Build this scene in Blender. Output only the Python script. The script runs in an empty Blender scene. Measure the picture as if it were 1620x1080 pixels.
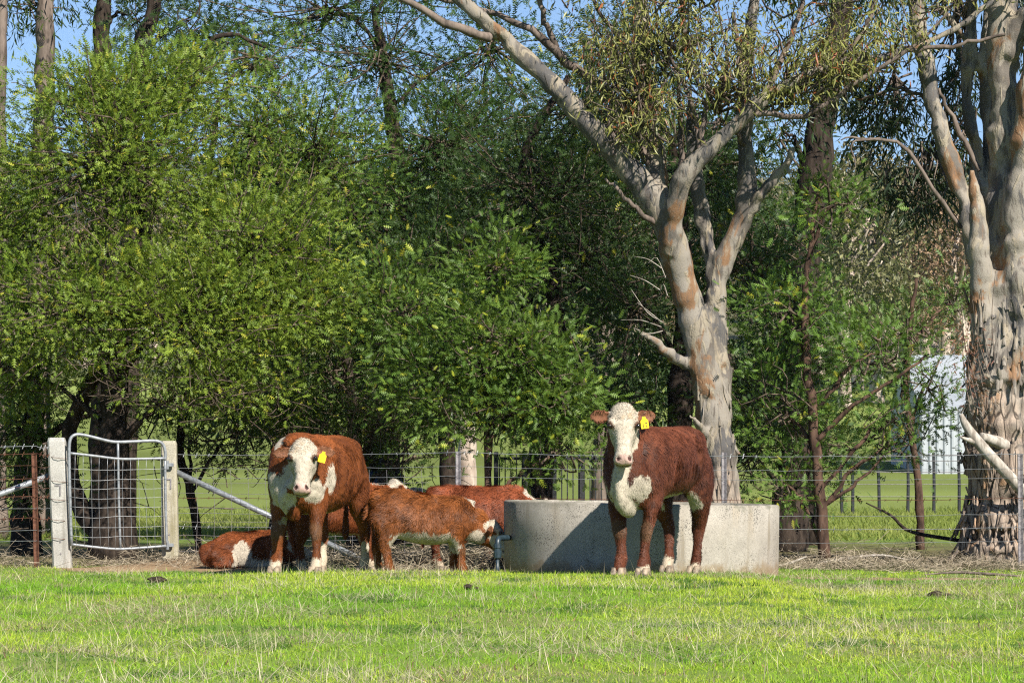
import bpy, math, random
import numpy as np
from mathutils import Vector, Matrix

# ------------------------------------------------------------------ camera, sky, sun, exposure
scene = bpy.context.scene
C = scene.collection
FPX, CXP, CYP = 4625.0, 810.0, 540.0          # focal length in photo pixels, photo centre
CAMH = 0.9
PITCH = math.atan(206.0 / FPX)
cam_d = bpy.data.cameras.new('camera')
cam_d.sensor_width = 36.0
cam_d.lens = FPX / 1620.0 * 36.0
cam_d.clip_start = 0.1
cam_d.clip_end = 20000
cam = bpy.data.objects.new('camera', cam_d)
C.objects.link(cam)
cam.location = (0, 0, CAMH)
cam.rotation_euler = (math.pi / 2 + PITCH, 0, 0)
scene.camera = cam

SUN_EL, SUN_AZ = math.radians(39), math.radians(33)       # azimuth: to the right of straight behind the camera
to_sun = Vector((math.sin(SUN_AZ) * math.cos(SUN_EL), -math.cos(SUN_AZ) * math.cos(SUN_EL), math.sin(SUN_EL)))
world = bpy.data.worlds.new('World')
scene.world = world
world.use_nodes = True
wn = world.node_tree
bg = wn.nodes['Background']
sky = wn.nodes.new('ShaderNodeTexSky')
sky.sky_type = 'NISHITA'
sky.sun_disc = False
sky.sun_elevation = SUN_EL
sky.sun_rotation = math.atan2(to_sun.x, to_sun.y)
sky.air_density = 0.8
sky.dust_density = 0.0
sky.ozone_density = 6.0
wn.links.new(sky.outputs[0], bg.inputs[0])
bg.inputs[1].default_value = 0.068
sun_d = bpy.data.lights.new('sun', 'SUN')
sun_d.energy = 5.0
sun_d.angle = math.radians(0.5)
sun_d.color = (1.0, 0.94, 0.84)
sun = bpy.data.objects.new('sun', sun_d)
C.objects.link(sun)
sun.rotation_euler = to_sun.to_track_quat('Z', 'Y').to_euler()
scene.view_settings.view_transform = 'Standard'
scene.view_settings.look = 'None'
scene.view_settings.exposure = 1.0
scene.view_settings.gamma = 1.0
scene.render.engine = 'CYCLES'
scene.cycles.max_bounces = 4
scene.cycles.diffuse_bounces = 2
scene.cycles.use_denoising = False
scene.cycles.filter_width = 1.2
scene.cycles.sample_clamp_indirect = 2.0
scene.cycles.blur_glossy = 1.0
scene.cycles.caustics_reflective = False
scene.cycles.caustics_refractive = False
scene.cycles.transmission_bounces = 4

# ------------------------------------------------------------------ helpers
RNG = np.random.default_rng(7)


def P(px, py, Y):
    """world point seen at photo pixel (px, py) at distance Y"""
    u = (px - CXP) / FPX
    v = (CYP - py) / FPX
    dy = math.cos(PITCH) - v * math.sin(PITCH)
    dz = math.sin(PITCH) + v * math.cos(PITCH)
    t = Y / dy
    return Vector((u * t, Y, CAMH + dz * t))


def X(px, Y):
    return (px - CXP) / FPX * Y


def ss(a, b, x):
    t = np.clip((np.asarray(x, float) - a) / (b - a), 0, 1)
    return t * t * (3 - 2 * t)


def _h(ix, iy, iz, seed):
    n = (ix.astype(np.int64) * 374761393 + iy.astype(np.int64) * 668265263 + iz.astype(np.int64) * 2147483647 + seed * 144665)
    n = (n ^ (n >> 13)) * 1274126177
    n = n & 0x7fffffffffff
    n = (n ^ (n >> 16)) * 668265263
    n = n ^ (n >> 15)
    return (n & 0xffffff) / float(0xffffff)


def vnoise(p, scale=1.0, seed=0):
    """value noise 0..1 on an (N,3) array"""
    q = np.asarray(p, float) * scale + 1000.0
    i = np.floor(q)
    f = q - i
    f = f * f * (3 - 2 * f)
    i = i.astype(np.int64)
    r = 0
    for dx in (0, 1):
        wx = f[:, 0] if dx else 1 - f[:, 0]
        for dy in (0, 1):
            wy = f[:, 1] if dy else 1 - f[:, 1]
            for dz in (0, 1):
                wz = f[:, 2] if dz else 1 - f[:, 2]
                r = r + wx * wy * wz * _h(i[:, 0] + dx, i[:, 1] + dy, i[:, 2] + dz, seed)
    return r


def fbm(p, scale=1.0, seed=0, oct=3):
    r, a, t = 0, 1.0, 0
    for k in range(oct):
        r = r + a * vnoise(p, scale * 2 ** k, seed + 17 * k)
        t += a
        a *= 0.5
    return r / t


def norm(a):
    return a / np.maximum(np.linalg.norm(a, axis=-1, keepdims=True), 1e-9)


_far_y = np.array([0, 45, 61, 100, 200, 300, 600, 900, 1600, 7000.])
_far_z = np.array([0, 0, 0.03, 0.72, 5.4, 12, 40, 55, 60, 60.])


def gz(x, y):
    """height of the ground"""
    x = np.asarray(x, float)
    y = np.asarray(y, float)
    am = 0.3 + 0.7 * ss(-2.9, -1.5, x) * (1 - ss(1.75, 2.4, x))
    z = 0.085 * am * ss(12.5, 22.3, y)
    y0 = 23.7 - 0.3 * ss(-0.9, 0.6, x)
    z = z - (0.085 * am - 0.015) * ss(y0, y0 + 1.9, y)
    z = z - 0.02 * ss(1.6, 2.2, x) * ss(23.5, 25, y) * (1 - ss(27, 30, y))
    z = z + 0.055 * np.exp(-(((x + 3.1) / 0.5) ** 2 + ((y - 27.8) / 0.45) ** 2))
    z = z + np.interp(y, _far_y, _far_z)
    z = z + 0.012 * np.sin(x * 2.1 + 0.7 * y) * np.sin(y * 1.3 + 0.5 * x) * (1 - ss(40, 60, y))
    return z


def G(x, y):
    return float(gz(x, y))


def new_mesh(name, V, F, mat=None, parent=None, col=None, smooth=False, loc=None):
    """V (N,3), F (M,3) or (M,4) arrays -> one linked mesh object"""
    V = np.ascontiguousarray(V, dtype=np.float32)
    F = np.ascontiguousarray(F, dtype=np.int32)
    me = bpy.data.meshes.new(name)
    n, k = F.shape
    me.vertices.add(len(V))
    me.vertices.foreach_set('co', V.ravel())
    me.loops.add(n * k)
    me.loops.foreach_set('vertex_index', F.ravel())
    me.polygons.add(n)
    me.polygons.foreach_set('loop_start', np.arange(0, n * k, k, dtype=np.int32))
    me.polygons.foreach_set('loop_total', np.full(n, k, dtype=np.int32))
    if smooth:
        me.polygons.foreach_set('use_smooth', np.ones(n, dtype=bool))
    me.update(calc_edges=True)
    if col is not None:
        at = me.attributes.new('Col', 'FLOAT_COLOR', 'POINT')
        c = np.ones((len(V), 4), np.float32)
        c[:, :3] = col
        at.data.foreach_set('color', c.ravel())
    if mat:
        me.materials.append(mat)
    return link(name, me, parent, loc)


def link(name, me, parent=None, loc=None):
    o = bpy.data.objects.new(name, me)
    C.objects.link(o)
    if parent:
        o.parent = parent
    if loc is not None:
        o.location = loc
    return o


def tag(o, label=None, cat=None, group=None, kind=None):
    if label:
        o['label'] = label
    if cat:
        o['category'] = cat
    if group:
        o['group'] = group
    if kind:
        o['kind'] = kind
    return o


def thing(name, label, cat, loc=(0, 0, 0), rz=0.0, group=None):
    o = bpy.data.objects.new(name, None)
    o.empty_display_size = 0.2
    C.objects.link(o)
    o.location = loc
    o.rotation_euler = (0, 0, rz)
    return tag(o, label, cat, group)


def catmull(pts, n):
    p = np.asarray(pts, float)
    if len(p) == 2:
        t = np.linspace(0, 1, n)[:, None]
        return p[0] * (1 - t) + p[1] * t
    q = np.vstack([2 * p[0] - p[1], p, 2 * p[-1] - p[-2]])
    m = len(p) - 1
    out = []
    for u in np.linspace(0, m, n):
        i = min(int(u), m - 1)
        t = u - i
        a, b, c, d = q[i], q[i + 1], q[i + 2], q[i + 3]
        out.append(0.5 * ((2 * b) + (c - a) * t + (2 * a - 5 * b + 4 * c - d) * t * t + (3 * b - a - 3 * c + d) * t ** 3))
    return np.array(out)


def tube_arr(path, rad, seg=8, cap=True):
    """tube round a path, quads as arrays"""
    path = np.asarray(path, float)
    rad = np.broadcast_to(np.asarray(rad, float), (len(path),))
    T = norm(np.gradient(path, axis=0))
    ref = np.array([0, 0, 1.0]) if abs(T[0, 2]) < 0.9 else np.array([1.0, 0, 0])
    U = []
    u = norm(np.cross(T[0], ref))
    for t in T:
        u = u - t * np.dot(u, t)
        u = u / max(np.linalg.norm(u), 1e-9)
        U.append(u)
    U = np.array(U)
    W = np.cross(T, U)
    a = np.linspace(0, 2 * np.pi, seg, endpoint=False)
    V = path[:, None, :] + rad[:, None, None] * (np.cos(a)[None, :, None] * U[:, None, :] + np.sin(a)[None, :, None] * W[:, None, :])
    n = len(path)
    V = V.reshape(-1, 3)
    i = np.arange(n - 1)[:, None] * seg
    j = np.arange(seg)[None, :]
    j2 = (j + 1) % seg
    F = np.stack([i + j, i + j2, i + seg + j2, i + seg + j], -1).reshape(-1, 4)
    if cap:
        V = np.vstack([V, path[:1], path[-1:]])
        c0, c1 = n * seg, n * seg + 1
        jj = np.arange(seg)
        j3 = (jj + 1) % seg
        F = np.vstack([F, np.stack([np.full(seg, c0), j3, jj, jj], -1) * 1,
                       np.stack([np.full(seg, c1), (n - 1) * seg + jj, (n - 1) * seg + j3, (n - 1) * seg + j3], -1)])
    return V, F


class MB:
    """collects shapes for ONE mesh object (mixed polygons)"""
    def __init__(self):
        self.V, self.F, self.n = [], [], 0

    def add(self, V, F):
        V = np.asarray(V, float)
        for f in F:
            g = []
            for k in f:
                k = int(k) + self.n
                if k not in g:
                    g.append(k)
            self.F.append(tuple(g))
        self.V.append(V)
        self.n += len(V)
        return self

    def tube(self, path, rad, seg=8, n=None):
        path = np.asarray([tuple(p) for p in path], float)
        if n:
            r = np.asarray(rad, float)
            if r.ndim:
                r = np.interp(np.linspace(0, 1, n), np.linspace(0, 1, len(r)), r)
            path = catmull(path, n)
            rad = r
        return self.add(*tube_arr(path, rad, seg))

    def box(self, c, s, R=None, bev=0.0):
        c = np.asarray(tuple(c), float)
        x, y, z = [k / 2 for k in s]
        if bev <= 0:
            V = np.array([[i, j, k] for i in (-x, x) for j in (-y, y) for k in (-z, z)])
            F = [(0, 1, 3, 2), (4, 6, 7, 5), (0, 4, 5, 1), (2, 3, 7, 6), (0, 2, 6, 4), (1, 5, 7, 3)]
        else:
            b = bev
            V, F = [], []
            ring = lambda xx, yy, zz: [(-xx, -yy + b, zz), (-xx + b, -yy, zz), (xx - b, -yy, zz), (xx, -yy + b, zz), (xx, yy - b, zz), (xx - b, yy, zz), (-xx + b, yy, zz), (-xx, yy - b, zz)]
            rows = [ring(x - b, y - b, -z), ring(x, y, -z + b), ring(x, y, z - b), ring(x - b, y - b, z)]
            for r in rows:
                V += r
            for r in range(3):
                for k in range(8):
                    F.append((r * 8 + k, r * 8 + (k + 1) % 8, r * 8 + 8 + (k + 1) % 8, r * 8 + 8 + k))
            F.append(tuple(range(7, -1, -1)))
            F.append(tuple(range(24, 32)))
            V = np.array(V)
        if R is not None:
            V = V @ np.array(R).T
        return self.add(V + c, F)

    def build(self, name, mat, parent=None, smooth=False, loc=None):
        me = bpy.data.meshes.new(name)
        me.from_pydata(np.vstack(self.V).tolist(), [], self.F)
        if smooth:
            me.polygons.foreach_set('use_smooth', np.ones(len(me.polygons), dtype=bool))
        me.materials.append(mat)
        me.update()
        return link(name, me, parent, loc)


def remesh(V, F, voxel, smooth_it=2, factor=0.5):
    """union of overlapping closed shapes as one continuous surface"""
    me = bpy.data.meshes.new('tmp')
    Fl = []
    for f in F:
        g = []
        for k in f:
            if int(k) not in g:
                g.append(int(k))
        Fl.append(g)
    me.from_pydata(np.asarray(V).tolist(), [], Fl)
    me.update()
    o = bpy.data.objects.new('tmp', me)
    C.objects.link(o)
    m = o.modifiers.new('r', 'REMESH')
    m.mode = 'VOXEL'
    m.voxel_size = voxel
    if smooth_it:
        s = o.modifiers.new('s', 'SMOOTH')
        s.iterations = smooth_it
        s.factor = factor
    dg = bpy.context.evaluated_depsgraph_get()
    ev = o.evaluated_get(dg).data
    V2 = np.empty(len(ev.vertices) * 3, np.float32)
    ev.vertices.foreach_get('co', V2)
    nl = np.empty(len(ev.loops), np.int32)
    ev.loops.foreach_get('vertex_index', nl)
    V2 = V2.reshape(-1, 3).astype(float)
    F2 = nl.reshape(-1, 4)
    bpy.data.objects.remove(o)
    bpy.data.meshes.remove(me)
    return V2, F2


def vnormals(V, F):
    n = np.cross(V[F[:, 2]] - V[F[:, 0]], V[F[:, 3]] - V[F[:, 1]])
    N = np.zeros_like(V)
    for k in range(4):
        for c in range(3):
            N[:, c] += np.bincount(F[:, k], n[:, c], len(V))
    return norm(N), n


# ------------------------------------------------------------------ materials
def mat_new(name):
    m = bpy.data.materials.new(name)
    m.use_nodes = True
    nt = m.node_tree
    return m, nt, nt.nodes['Principled BSDF']


def mixc(nt, fac, a, b):
    n = nt.nodes.new('ShaderNodeMix')
    n.data_type = 'RGBA'
    for sock, val in ((n.inputs[0], fac), (n.inputs[6], a), (n.inputs[7], b)):
        if hasattr(val, 'links'):
            nt.links.new(val, sock)
        elif isinstance(val, (int, float)):
            sock.default_value = val
        else:
            sock.default_value = (*val, 1)
    return n.outputs[2]


def noise_n(nt, scale, detail=4, rough=0.6, vec=None, dist=0.0):
    n = nt.nodes.new('ShaderNodeTexNoise')
    n.inputs['Scale'].default_value = scale
    n.inputs['Detail'].default_value = detail
    n.inputs['Roughness'].default_value = rough
    n.inputs['Distortion'].default_value = dist
    if vec is not None:
        nt.links.new(vec, n.inputs['Vector'])
    return n.outputs['Fac']


def ramp(nt, fac, a, b):
    n = nt.nodes.new('ShaderNodeMapRange')
    n.interpolation_type = 'SMOOTHSTEP'
    nt.links.new(fac, n.inputs[0])
    n.inputs[1].default_value = a
    n.inputs[2].default_value = b
    return n.outputs[0]


def coords(nt, scale=(1, 1, 1)):
    t = nt.nodes.new('ShaderNodeTexCoord')
    m = nt.nodes.new('ShaderNodeMapping')
    m.inputs['Scale'].default_value = scale
    nt.links.new(t.outputs['Object'], m.inputs['Vector'])
    return m.outputs[0]


def bump(nt, bs, h, strength=0.4, dist=0.02):
    b = nt.nodes.new('ShaderNodeBump')
    b.inputs['Strength'].default_value = strength
    b.inputs['Distance'].default_value = dist
    nt.links.new(h, b.inputs['Height'])
    nt.links.new(b.outputs[0], bs.inputs['Normal'])


def leaf_mat(name, trans=0.35, rough=0.55, spec=0.25):
    m, nt, bs = mat_new(name)
    a = nt.nodes.new('ShaderNodeAttribute')
    a.attribute_name = 'Col'
    nt.links.new(a.outputs['Color'], bs.inputs['Base Color'])
    bs.inputs['Roughness'].default_value = rough
    bs.inputs['Specular IOR Level'].default_value = spec
    tr = nt.nodes.new('ShaderNodeBsdfTranslucent')
    tc = mixc(nt, 0.35, a.outputs['Color'], (0.22, 0.32, 0.03))
    nt.links.new(tc, tr.inputs['Color'])
    mx = nt.nodes.new('ShaderNodeMixShader')
    mx.inputs[0].default_value = trans
    nt.links.new(bs.outputs[0], mx.inputs[1])
    nt.links.new(tr.outputs[0], mx.inputs[2])
    nt.links.new(mx.outputs[0], nt.nodes['Material Output'].inputs[0])
    return m


def attr_mat(name, rough=0.7, spec=0.2, nscale=None, namp=0.25, bstr=0.0, bscale=60, sheen=0.0):
    m, nt, bs = mat_new(name)
    a = nt.nodes.new('ShaderNodeAttribute')
    a.attribute_name = 'Col'
    c = a.outputs['Color']
    if nscale:
        f = noise_n(nt, nscale, 5)
        c2 = nt.nodes.new('ShaderNodeMix')
        c2.data_type = 'RGBA'
        c2.blend_type = 'MULTIPLY'
        c2.inputs[0].default_value = 1.0
        nt.links.new(c, c2.inputs[6])
        g = ramp(nt, f, 0.3, 0.7)
        nt.links.new(mixc(nt, g, (1 - namp,) * 3, (1 + namp,) * 3), c2.inputs[7])
        c = c2.outputs[2]
    nt.links.new(c, bs.inputs['Base Color'])
    bs.inputs['Roughness'].default_value = rough
    bs.inputs['Specular IOR Level'].default_value = spec
    if sheen:
        bs.inputs['Sheen Weight'].default_value = sheen
    if bstr:
        bump(nt, bs, noise_n(nt, bscale, 4), bstr, 0.01)
    return m


def plain_mat(name, c1, c2, scale=20, rough=0.6, metal=0.0, bstr=0.15, spec=0.4, stretch=(1, 1, 1), lo=0.35, hi=0.65):
    m, nt, bs = mat_new(name)
    co = coords(nt, stretch)
    f = noise_n(nt, scale, 6, 0.65, co)
    nt.links.new(mixc(nt, ramp(nt, f, lo, hi), c1, c2), bs.inputs['Base Color'])
    bs.inputs['Roughness'].default_value = rough
    bs.inputs['Metallic'].default_value = metal
    bs.inputs['Specular IOR Level'].default_value = spec
    if bstr:
        bump(nt, bs, f, bstr, 0.01)
    return m


def gum_bark(name, rough_top, tint=1.0):
    """smooth gum bark shedding in patches, with a rough fibrous stocking below rough_top metres"""
    m, nt, bs = mat_new(name)
    co = coords(nt, (1, 1, 0.42))
    n1 = noise_n(nt, 3.2, 5, 0.6, co, 0.6)
    n2 = noise_n(nt, 5.1, 4, 0.55, coords(nt, (1, 1, 0.33)), 0.9)
    n3 = noise_n(nt, 2.3, 5, 0.6, coords(nt, (1.2, 0.8, 0.5)), 0.7)
    n4 = noise_n(nt, 30, 5, 0.7, coords(nt, (1, 1, 0.16)))
    fine = noise_n(nt, 90, 4, 0.7, coords(nt, (1, 1, 0.6)))
    t = tint
    c = mixc(nt, ramp(nt, n1, 0.44, 0.5), (0.17 * t, 0.15 * t, 0.13 * t), (0.32 * t, 0.285 * t, 0.24 * t))
    c = mixc(nt, ramp(nt, n2, 0.545, 0.57), c, (0.36 * t, 0.31 * t, 0.235 * t))
    c = mixc(nt, ramp(nt, n3, 0.56, 0.61), c, (0.27 * t, 0.155 * t, 0.085 * t))
    c = mixc(nt, ramp(nt, n3, 0.45, 0.41), c, (0.125 * t, 0.118 * t, 0.115 * t))
    n5 = noise_n(nt, 13, 6, 0.7, coords(nt, (1, 1, 0.22)), 0.5)
    c = mixc(nt, ramp(nt, n5, 0.52, 0.66), c, (0.36 * t, 0.30 * t, 0.22 * t))
    c = mixc(nt, ramp(nt, n5, 0.45, 0.33), c, (0.15 * t, 0.125 * t, 0.105 * t))
    c = mixc(nt, ramp(nt, n4, 0.60, 0.72), c, (0.12, 0.09, 0.07))
    # rough bark at the foot
    g = nt.nodes.new('ShaderNodeSeparateXYZ')
    tc = nt.nodes.new('ShaderNodeTexCoord')
    nt.links.new(tc.outputs['Object'], g.inputs[0])
    nz = noise_n(nt, 2.4, 4, 0.6, coords(nt, (1, 1, 0.3)))
    ad = nt.nodes.new('ShaderNodeMath')
    ad.operation = 'MULTIPLY_ADD'
    nt.links.new(nz, ad.inputs[0])
    ad.inputs[1].default_value = 2.4
    nt.links.new(g.outputs['Z'], ad.inputs[2])
    rm = ramp(nt, ad.outputs[0], rough_top + 1.35, rough_top + 0.95)
    v = nt.nodes.new('ShaderNodeTexVoronoi')
    v.feature = 'DISTANCE_TO_EDGE'
    v.inputs['Scale'].default_value = 11
    nt.links.new(coords(nt, (1, 1, 0.22)), v.inputs['Vector'])
    crack = ramp(nt, v.outputs['Distance'], 0.01, 0.09)
    nb = noise_n(nt, 14, 5, 0.7, coords(nt, (1, 1, 0.16)))
    rb = mixc(nt, ramp(nt, nb, 0.38, 0.62), (0.16, 0.125, 0.10), (0.38, 0.30, 0.235))
    rb = mixc(nt, ramp(nt, n2, 0.56, 0.66), rb, (0.40, 0.25, 0.15))
    rb = mixc(nt, crack, (0.06, 0.045, 0.035), rb)
    c = mixc(nt, rm, c, rb)
    nt.links.new(c, bs.inputs['Base Color'])
    bs.inputs['Roughness'].default_value = 0.8
    bs.inputs['Specular IOR Level'].default_value = 0.15
    # relief: patches, pores and cracks
    h1 = nt.nodes.new('ShaderNodeMath')
    h1.operation = 'MULTIPLY_ADD'
    nt.links.new(crack, h1.inputs[0])
    nt.links.new(rm, h1.inputs[1])
    nt.links.new(fine, h1.inputs[2])
    h2 = nt.nodes.new('ShaderNodeMath')
    h2.operation = 'ADD'
    nt.links.new(h1.outputs[0], h2.inputs[0])
    nt.links.new(ramp(nt, n2, 0.55, 0.6), h2.inputs[1])
    bump(nt, bs, h2.outputs[0], 0.55, 0.012)
    return m


M = {}
M['wattle'] = leaf_mat('wattle_leaf', 0.28, 0.5, 0.3)
M['gumleaf'] = leaf_mat('gum_leaf', 0.25, 0.45, 0.4)
M['grass'] = leaf_mat('grass_blade', 0.4, 0.6, 0.2)
M['straw'] = attr_mat('straw', 0.8, 0.15)
M['coat'] = attr_mat('coat', 0.7, 0.15, 45, 0.16, 0.35, 70)
M['hair'] = attr_mat('hair', 0.55, 0.22, sheen=0.0)
M['shadebark'] = plain_mat('shade_dark_bark', (0.016, 0.012, 0.010), (0.055, 0.041, 0.032), 16, 0.9, bstr=0.9, spec=0.1, stretch=(1, 1, 0.25))  # dark brown bark, darkened further so crown shade sits in the colour
M['twig'] = plain_mat('twig', (0.045, 0.034, 0.026), (0.15, 0.115, 0.085), 12, 0.85, bstr=0.2, spec=0.1)
M['redbark'] = plain_mat('reddish_bark', (0.035, 0.022, 0.017), (0.115, 0.07, 0.05), 14, 0.9, bstr=0.5, spec=0.1, stretch=(1, 1, 0.3))
M['greybark'] = plain_mat('grey_bark', (0.07, 0.055, 0.046), (0.19, 0.15, 0.125), 9, 0.9, bstr=0.6, spec=0.1, stretch=(1, 1, 0.25))
M['palebark'] = plain_mat('pale_bark', (0.26, 0.20, 0.16), (0.50, 0.42, 0.35), 5, 0.85, bstr=0.3, spec=0.1, stretch=(1, 1, 0.3))
M['deadwood'] = plain_mat('dead_wood', (0.20, 0.17, 0.14), (0.42, 0.38, 0.33), 22, 0.85, bstr=0.4, spec=0.1, stretch=(1, 1, 0.3))
M['gum1'] = gum_bark('shedding_gum_bark', 0.75, 0.70)
M['gum2'] = gum_bark('old_gum_bark', 1.5, 0.80)
M['galv'] = plain_mat('galvanised_steel', (0.17, 0.182, 0.195), (0.28, 0.295, 0.31), 30, 0.5, 0.3, 0.05, 0.5)
M['wire'] = plain_mat('fence_wire', (0.22, 0.23, 0.24), (0.36, 0.37, 0.38), 30, 0.4, 0.5, 0.0, 0.5)
M['rust'] = plain_mat('rusty_steel', (0.06, 0.026, 0.018), (0.14, 0.062, 0.038), 40, 0.85, 0.1, 0.2, 0.2)
M['steel'] = plain_mat('weathered_steel', (0.15, 0.135, 0.14), (0.27, 0.25, 0.255), 40, 0.6, 0.3, 0.1, 0.4)
M['black'] = plain_mat('black_paint', (0.012, 0.013, 0.015), (0.03, 0.031, 0.034), 30, 0.5, 0.0, 0.0)
M['pvc'] = plain_mat('dark_poly_pipe', (0.012, 0.022, 0.03), (0.022, 0.04, 0.052), 30, 0.4, 0.0, 0.0, 0.5)
M['hoof'] = plain_mat('hoof_horn', (0.10, 0.075, 0.055), (0.30, 0.23, 0.16), 25, 0.6, bstr=0.2)
M['yellow'] = plain_mat('yellow_tag', (0.82, 0.55, 0.01), (0.88, 0.62, 0.02), 20, 0.4, bstr=0)
M['dung'] = plain_mat('dung', (0.018, 0.014, 0.009), (0.05, 0.038, 0.024), 30, 0.9, bstr=0.8, spec=0.1)
M['rock'] = plain_mat('rock', (0.10, 0.10, 0.10), (0.27, 0.27, 0.26), 6, 0.9, bstr=0.5, spec=0.2)
M['navy'] = plain_mat('navy_plastic', (0.012, 0.02, 0.045), (0.02, 0.03, 0.06), 8, 0.5, bstr=0)


def eye_mat():
    m, nt, bs = mat_new('eye')
    bs.inputs['Base Color'].default_value = (0.012, 0.008, 0.006, 1)
    bs.inputs['Roughness'].default_value = 0.08
    return m


M['eye'] = eye_mat()


def concrete_mat(name, c1, c2, stain, pits=True):
    m, nt, bs = mat_new(name)
    f = noise_n(nt, 5, 7, 0.65, coords(nt))
    c = mixc(nt, ramp(nt, f, 0.3, 0.7), c1, c2)
    st = noise_n(nt, 2.2, 5, 0.6, coords(nt, (1.6, 1.6, 0.35)), 0.4)
    c = mixc(nt, ramp(nt, st, 0.5, 0.72), c, stain)
    drip = noise_n(nt, 9, 5, 0.6, coords(nt, (1, 1, 0.08)))
    c = mixc(nt, ramp(nt, drip, 0.54, 0.74), c, [k * 0.62 for k in stain])
    blot = noise_n(nt, 16, 6, 0.7, coords(nt))
    c = mixc(nt, ramp(nt, blot, 0.56, 0.72), c, [k * 0.7 for k in c1])
    fine = noise_n(nt, 120, 3, 0.7, coords(nt))
    c = mixc(nt, ramp(nt, fine, 0.35, 0.75), c, [k * 0.72 for k in c1])
    h = fine
    if pits:
        v = nt.nodes.new('ShaderNodeTexVoronoi')
        v.inputs['Scale'].default_value = 75
        v.inputs['Randomness'].default_value = 1.0
        nt.links.new(coords(nt, (1, 1, 1)), v.inputs['Vector'])
        sp = noise_n(nt, 4, 3, 0.5, coords(nt))
        # pit size varies from place to place
        th = nt.nodes.new('ShaderNodeMath')
        th.operation = 'MULTIPLY_ADD'
        nt.links.new(sp, th.inputs[0])
        th.inputs[1].default_value = 0.95
        th.inputs[2].default_value = -0.30
        d = nt.nodes.new('ShaderNodeMath')
        d.operation = 'SUBTRACT'
        nt.links.new(v.outputs['Distance'], d.inputs[0])
        nt.links.new(th.outputs[0], d.inputs[1])
        pm = ramp(nt, d.outputs[0], -0.03, 0.05)
        c = mixc(nt, pm, (0.10, 0.092, 0.08), c)
        h = pm
    if pits:
        tc = nt.nodes.new('ShaderNodeTexCoord')
        sp3 = nt.nodes.new('ShaderNodeSeparateXYZ')
        nt.links.new(tc.outputs['Object'], sp3.inputs[0])
        ad = nt.nodes.new('ShaderNodeMath')
        ad.operation = 'MULTIPLY_ADD'
        nt.links.new(noise_n(nt, 7, 6, 0.75, coords(nt)), ad.inputs[0])
        ad.inputs[1].default_value = 0.34
        nt.links.new(sp3.outputs['Z'], ad.inputs[2])
        c = mixc(nt, ramp(nt, ad.outputs[0], 0.40, 0.28), c, (0.22, 0.165, 0.105))
        c = mixc(nt, ramp(nt, ad.outputs[0], 0.80, 0.90), c, (0.17, 0.16, 0.125))
    nt.links.new(c, bs.inputs['Base Color'])
    bs.inputs['Roughness'].default_value = 0.9
    bs.inputs['Specular IOR Level'].default_value = 0.15
    bump(nt, bs, h, 0.5, 0.008)
    return m


M['conc'] = concrete_mat('trough_concrete', (0.30, 0.272, 0.232), (0.40, 0.365, 0.315), (0.34, 0.28, 0.20))
M['post'] = concrete_mat('post_concrete', (0.36, 0.345, 0.315), (0.50, 0.485, 0.45), (0.28, 0.25, 0.20), False)
M['lichen'] = concrete_mat('lichen_concrete', (0.33, 0.30, 0.22), (0.46, 0.43, 0.35), (0.27, 0.22, 0.06), False)

# ------------------------------------------------------------------ ground
DIRT = [(-3.6, 26.9, 0.62, 0.95), (-3.0, 27.2, 0.7, 0.95), (-2.5, 26.7, 0.6, 0.7), (-0.35, 26.6, 1.6, 0.6), (2.9, 24.7, 0.8, 0.55), (3.7, 24.6, 0.7, 0.45), (2.5, 24.8, 0.4, 0.6)]


def dirt_mask(x, y):
    p = np.stack([x, y, 0 * x], -1)
    n = fbm(p, 2.6, 3, 3)
    m = np.zeros_like(x)
    for cx, cy, rx, ry in DIRT:
        d = ((x - cx) / rx) ** 2 + ((y - cy) / ry) ** 2
        m = np.maximum(m, ss(1.25, 0.55, d + (n - 0.5) * 1.5))
    litter = ss(27.4, 28.4, y + (n - 0.5) * 1.6) * (1 - ss(33, 40, y + (n - 0.5) * 8))
    return m, litter, n


def ground_colour(x, y):
    p = np.stack([x, y, 0 * x], -1)
    m, lit, n = dirt_mask(x, y)
    n2 = fbm(p, 0.9, 9, 3)[:, None]
    green = np.array([0.09, 0.18, 0.02]) * (1 - n2) + np.array([0.17, 0.21, 0.05]) * n2
    soil = np.array([0.25, 0.17, 0.10]) * (0.75 + 0.5 * n[:, None])
    litc = np.array([0.11, 0.085, 0.05]) * (0.7 + 0.7 * n[:, None])
    far = np.array([0.175, 0.215, 0.055]) * (0.8 + 0.4 * fbm(p, 0.12, 5, 3)[:, None])
    wood = np.array([0.10, 0.10, 0.05]) * np.ones_like(far)
    c = green
    c = c * (1 - lit[:, None] * 0.85) + litc * lit[:, None] * 0.85
    f = ss(38, 46, y)[:, None]
    c = c * (1 - f) + far * f
    f2 = ss(230, 300, y)[:, None]
    c = c * (1 - f2) + wood * f2
    return c * (1 - m[:, None]) + soil * m[:, None]


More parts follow.
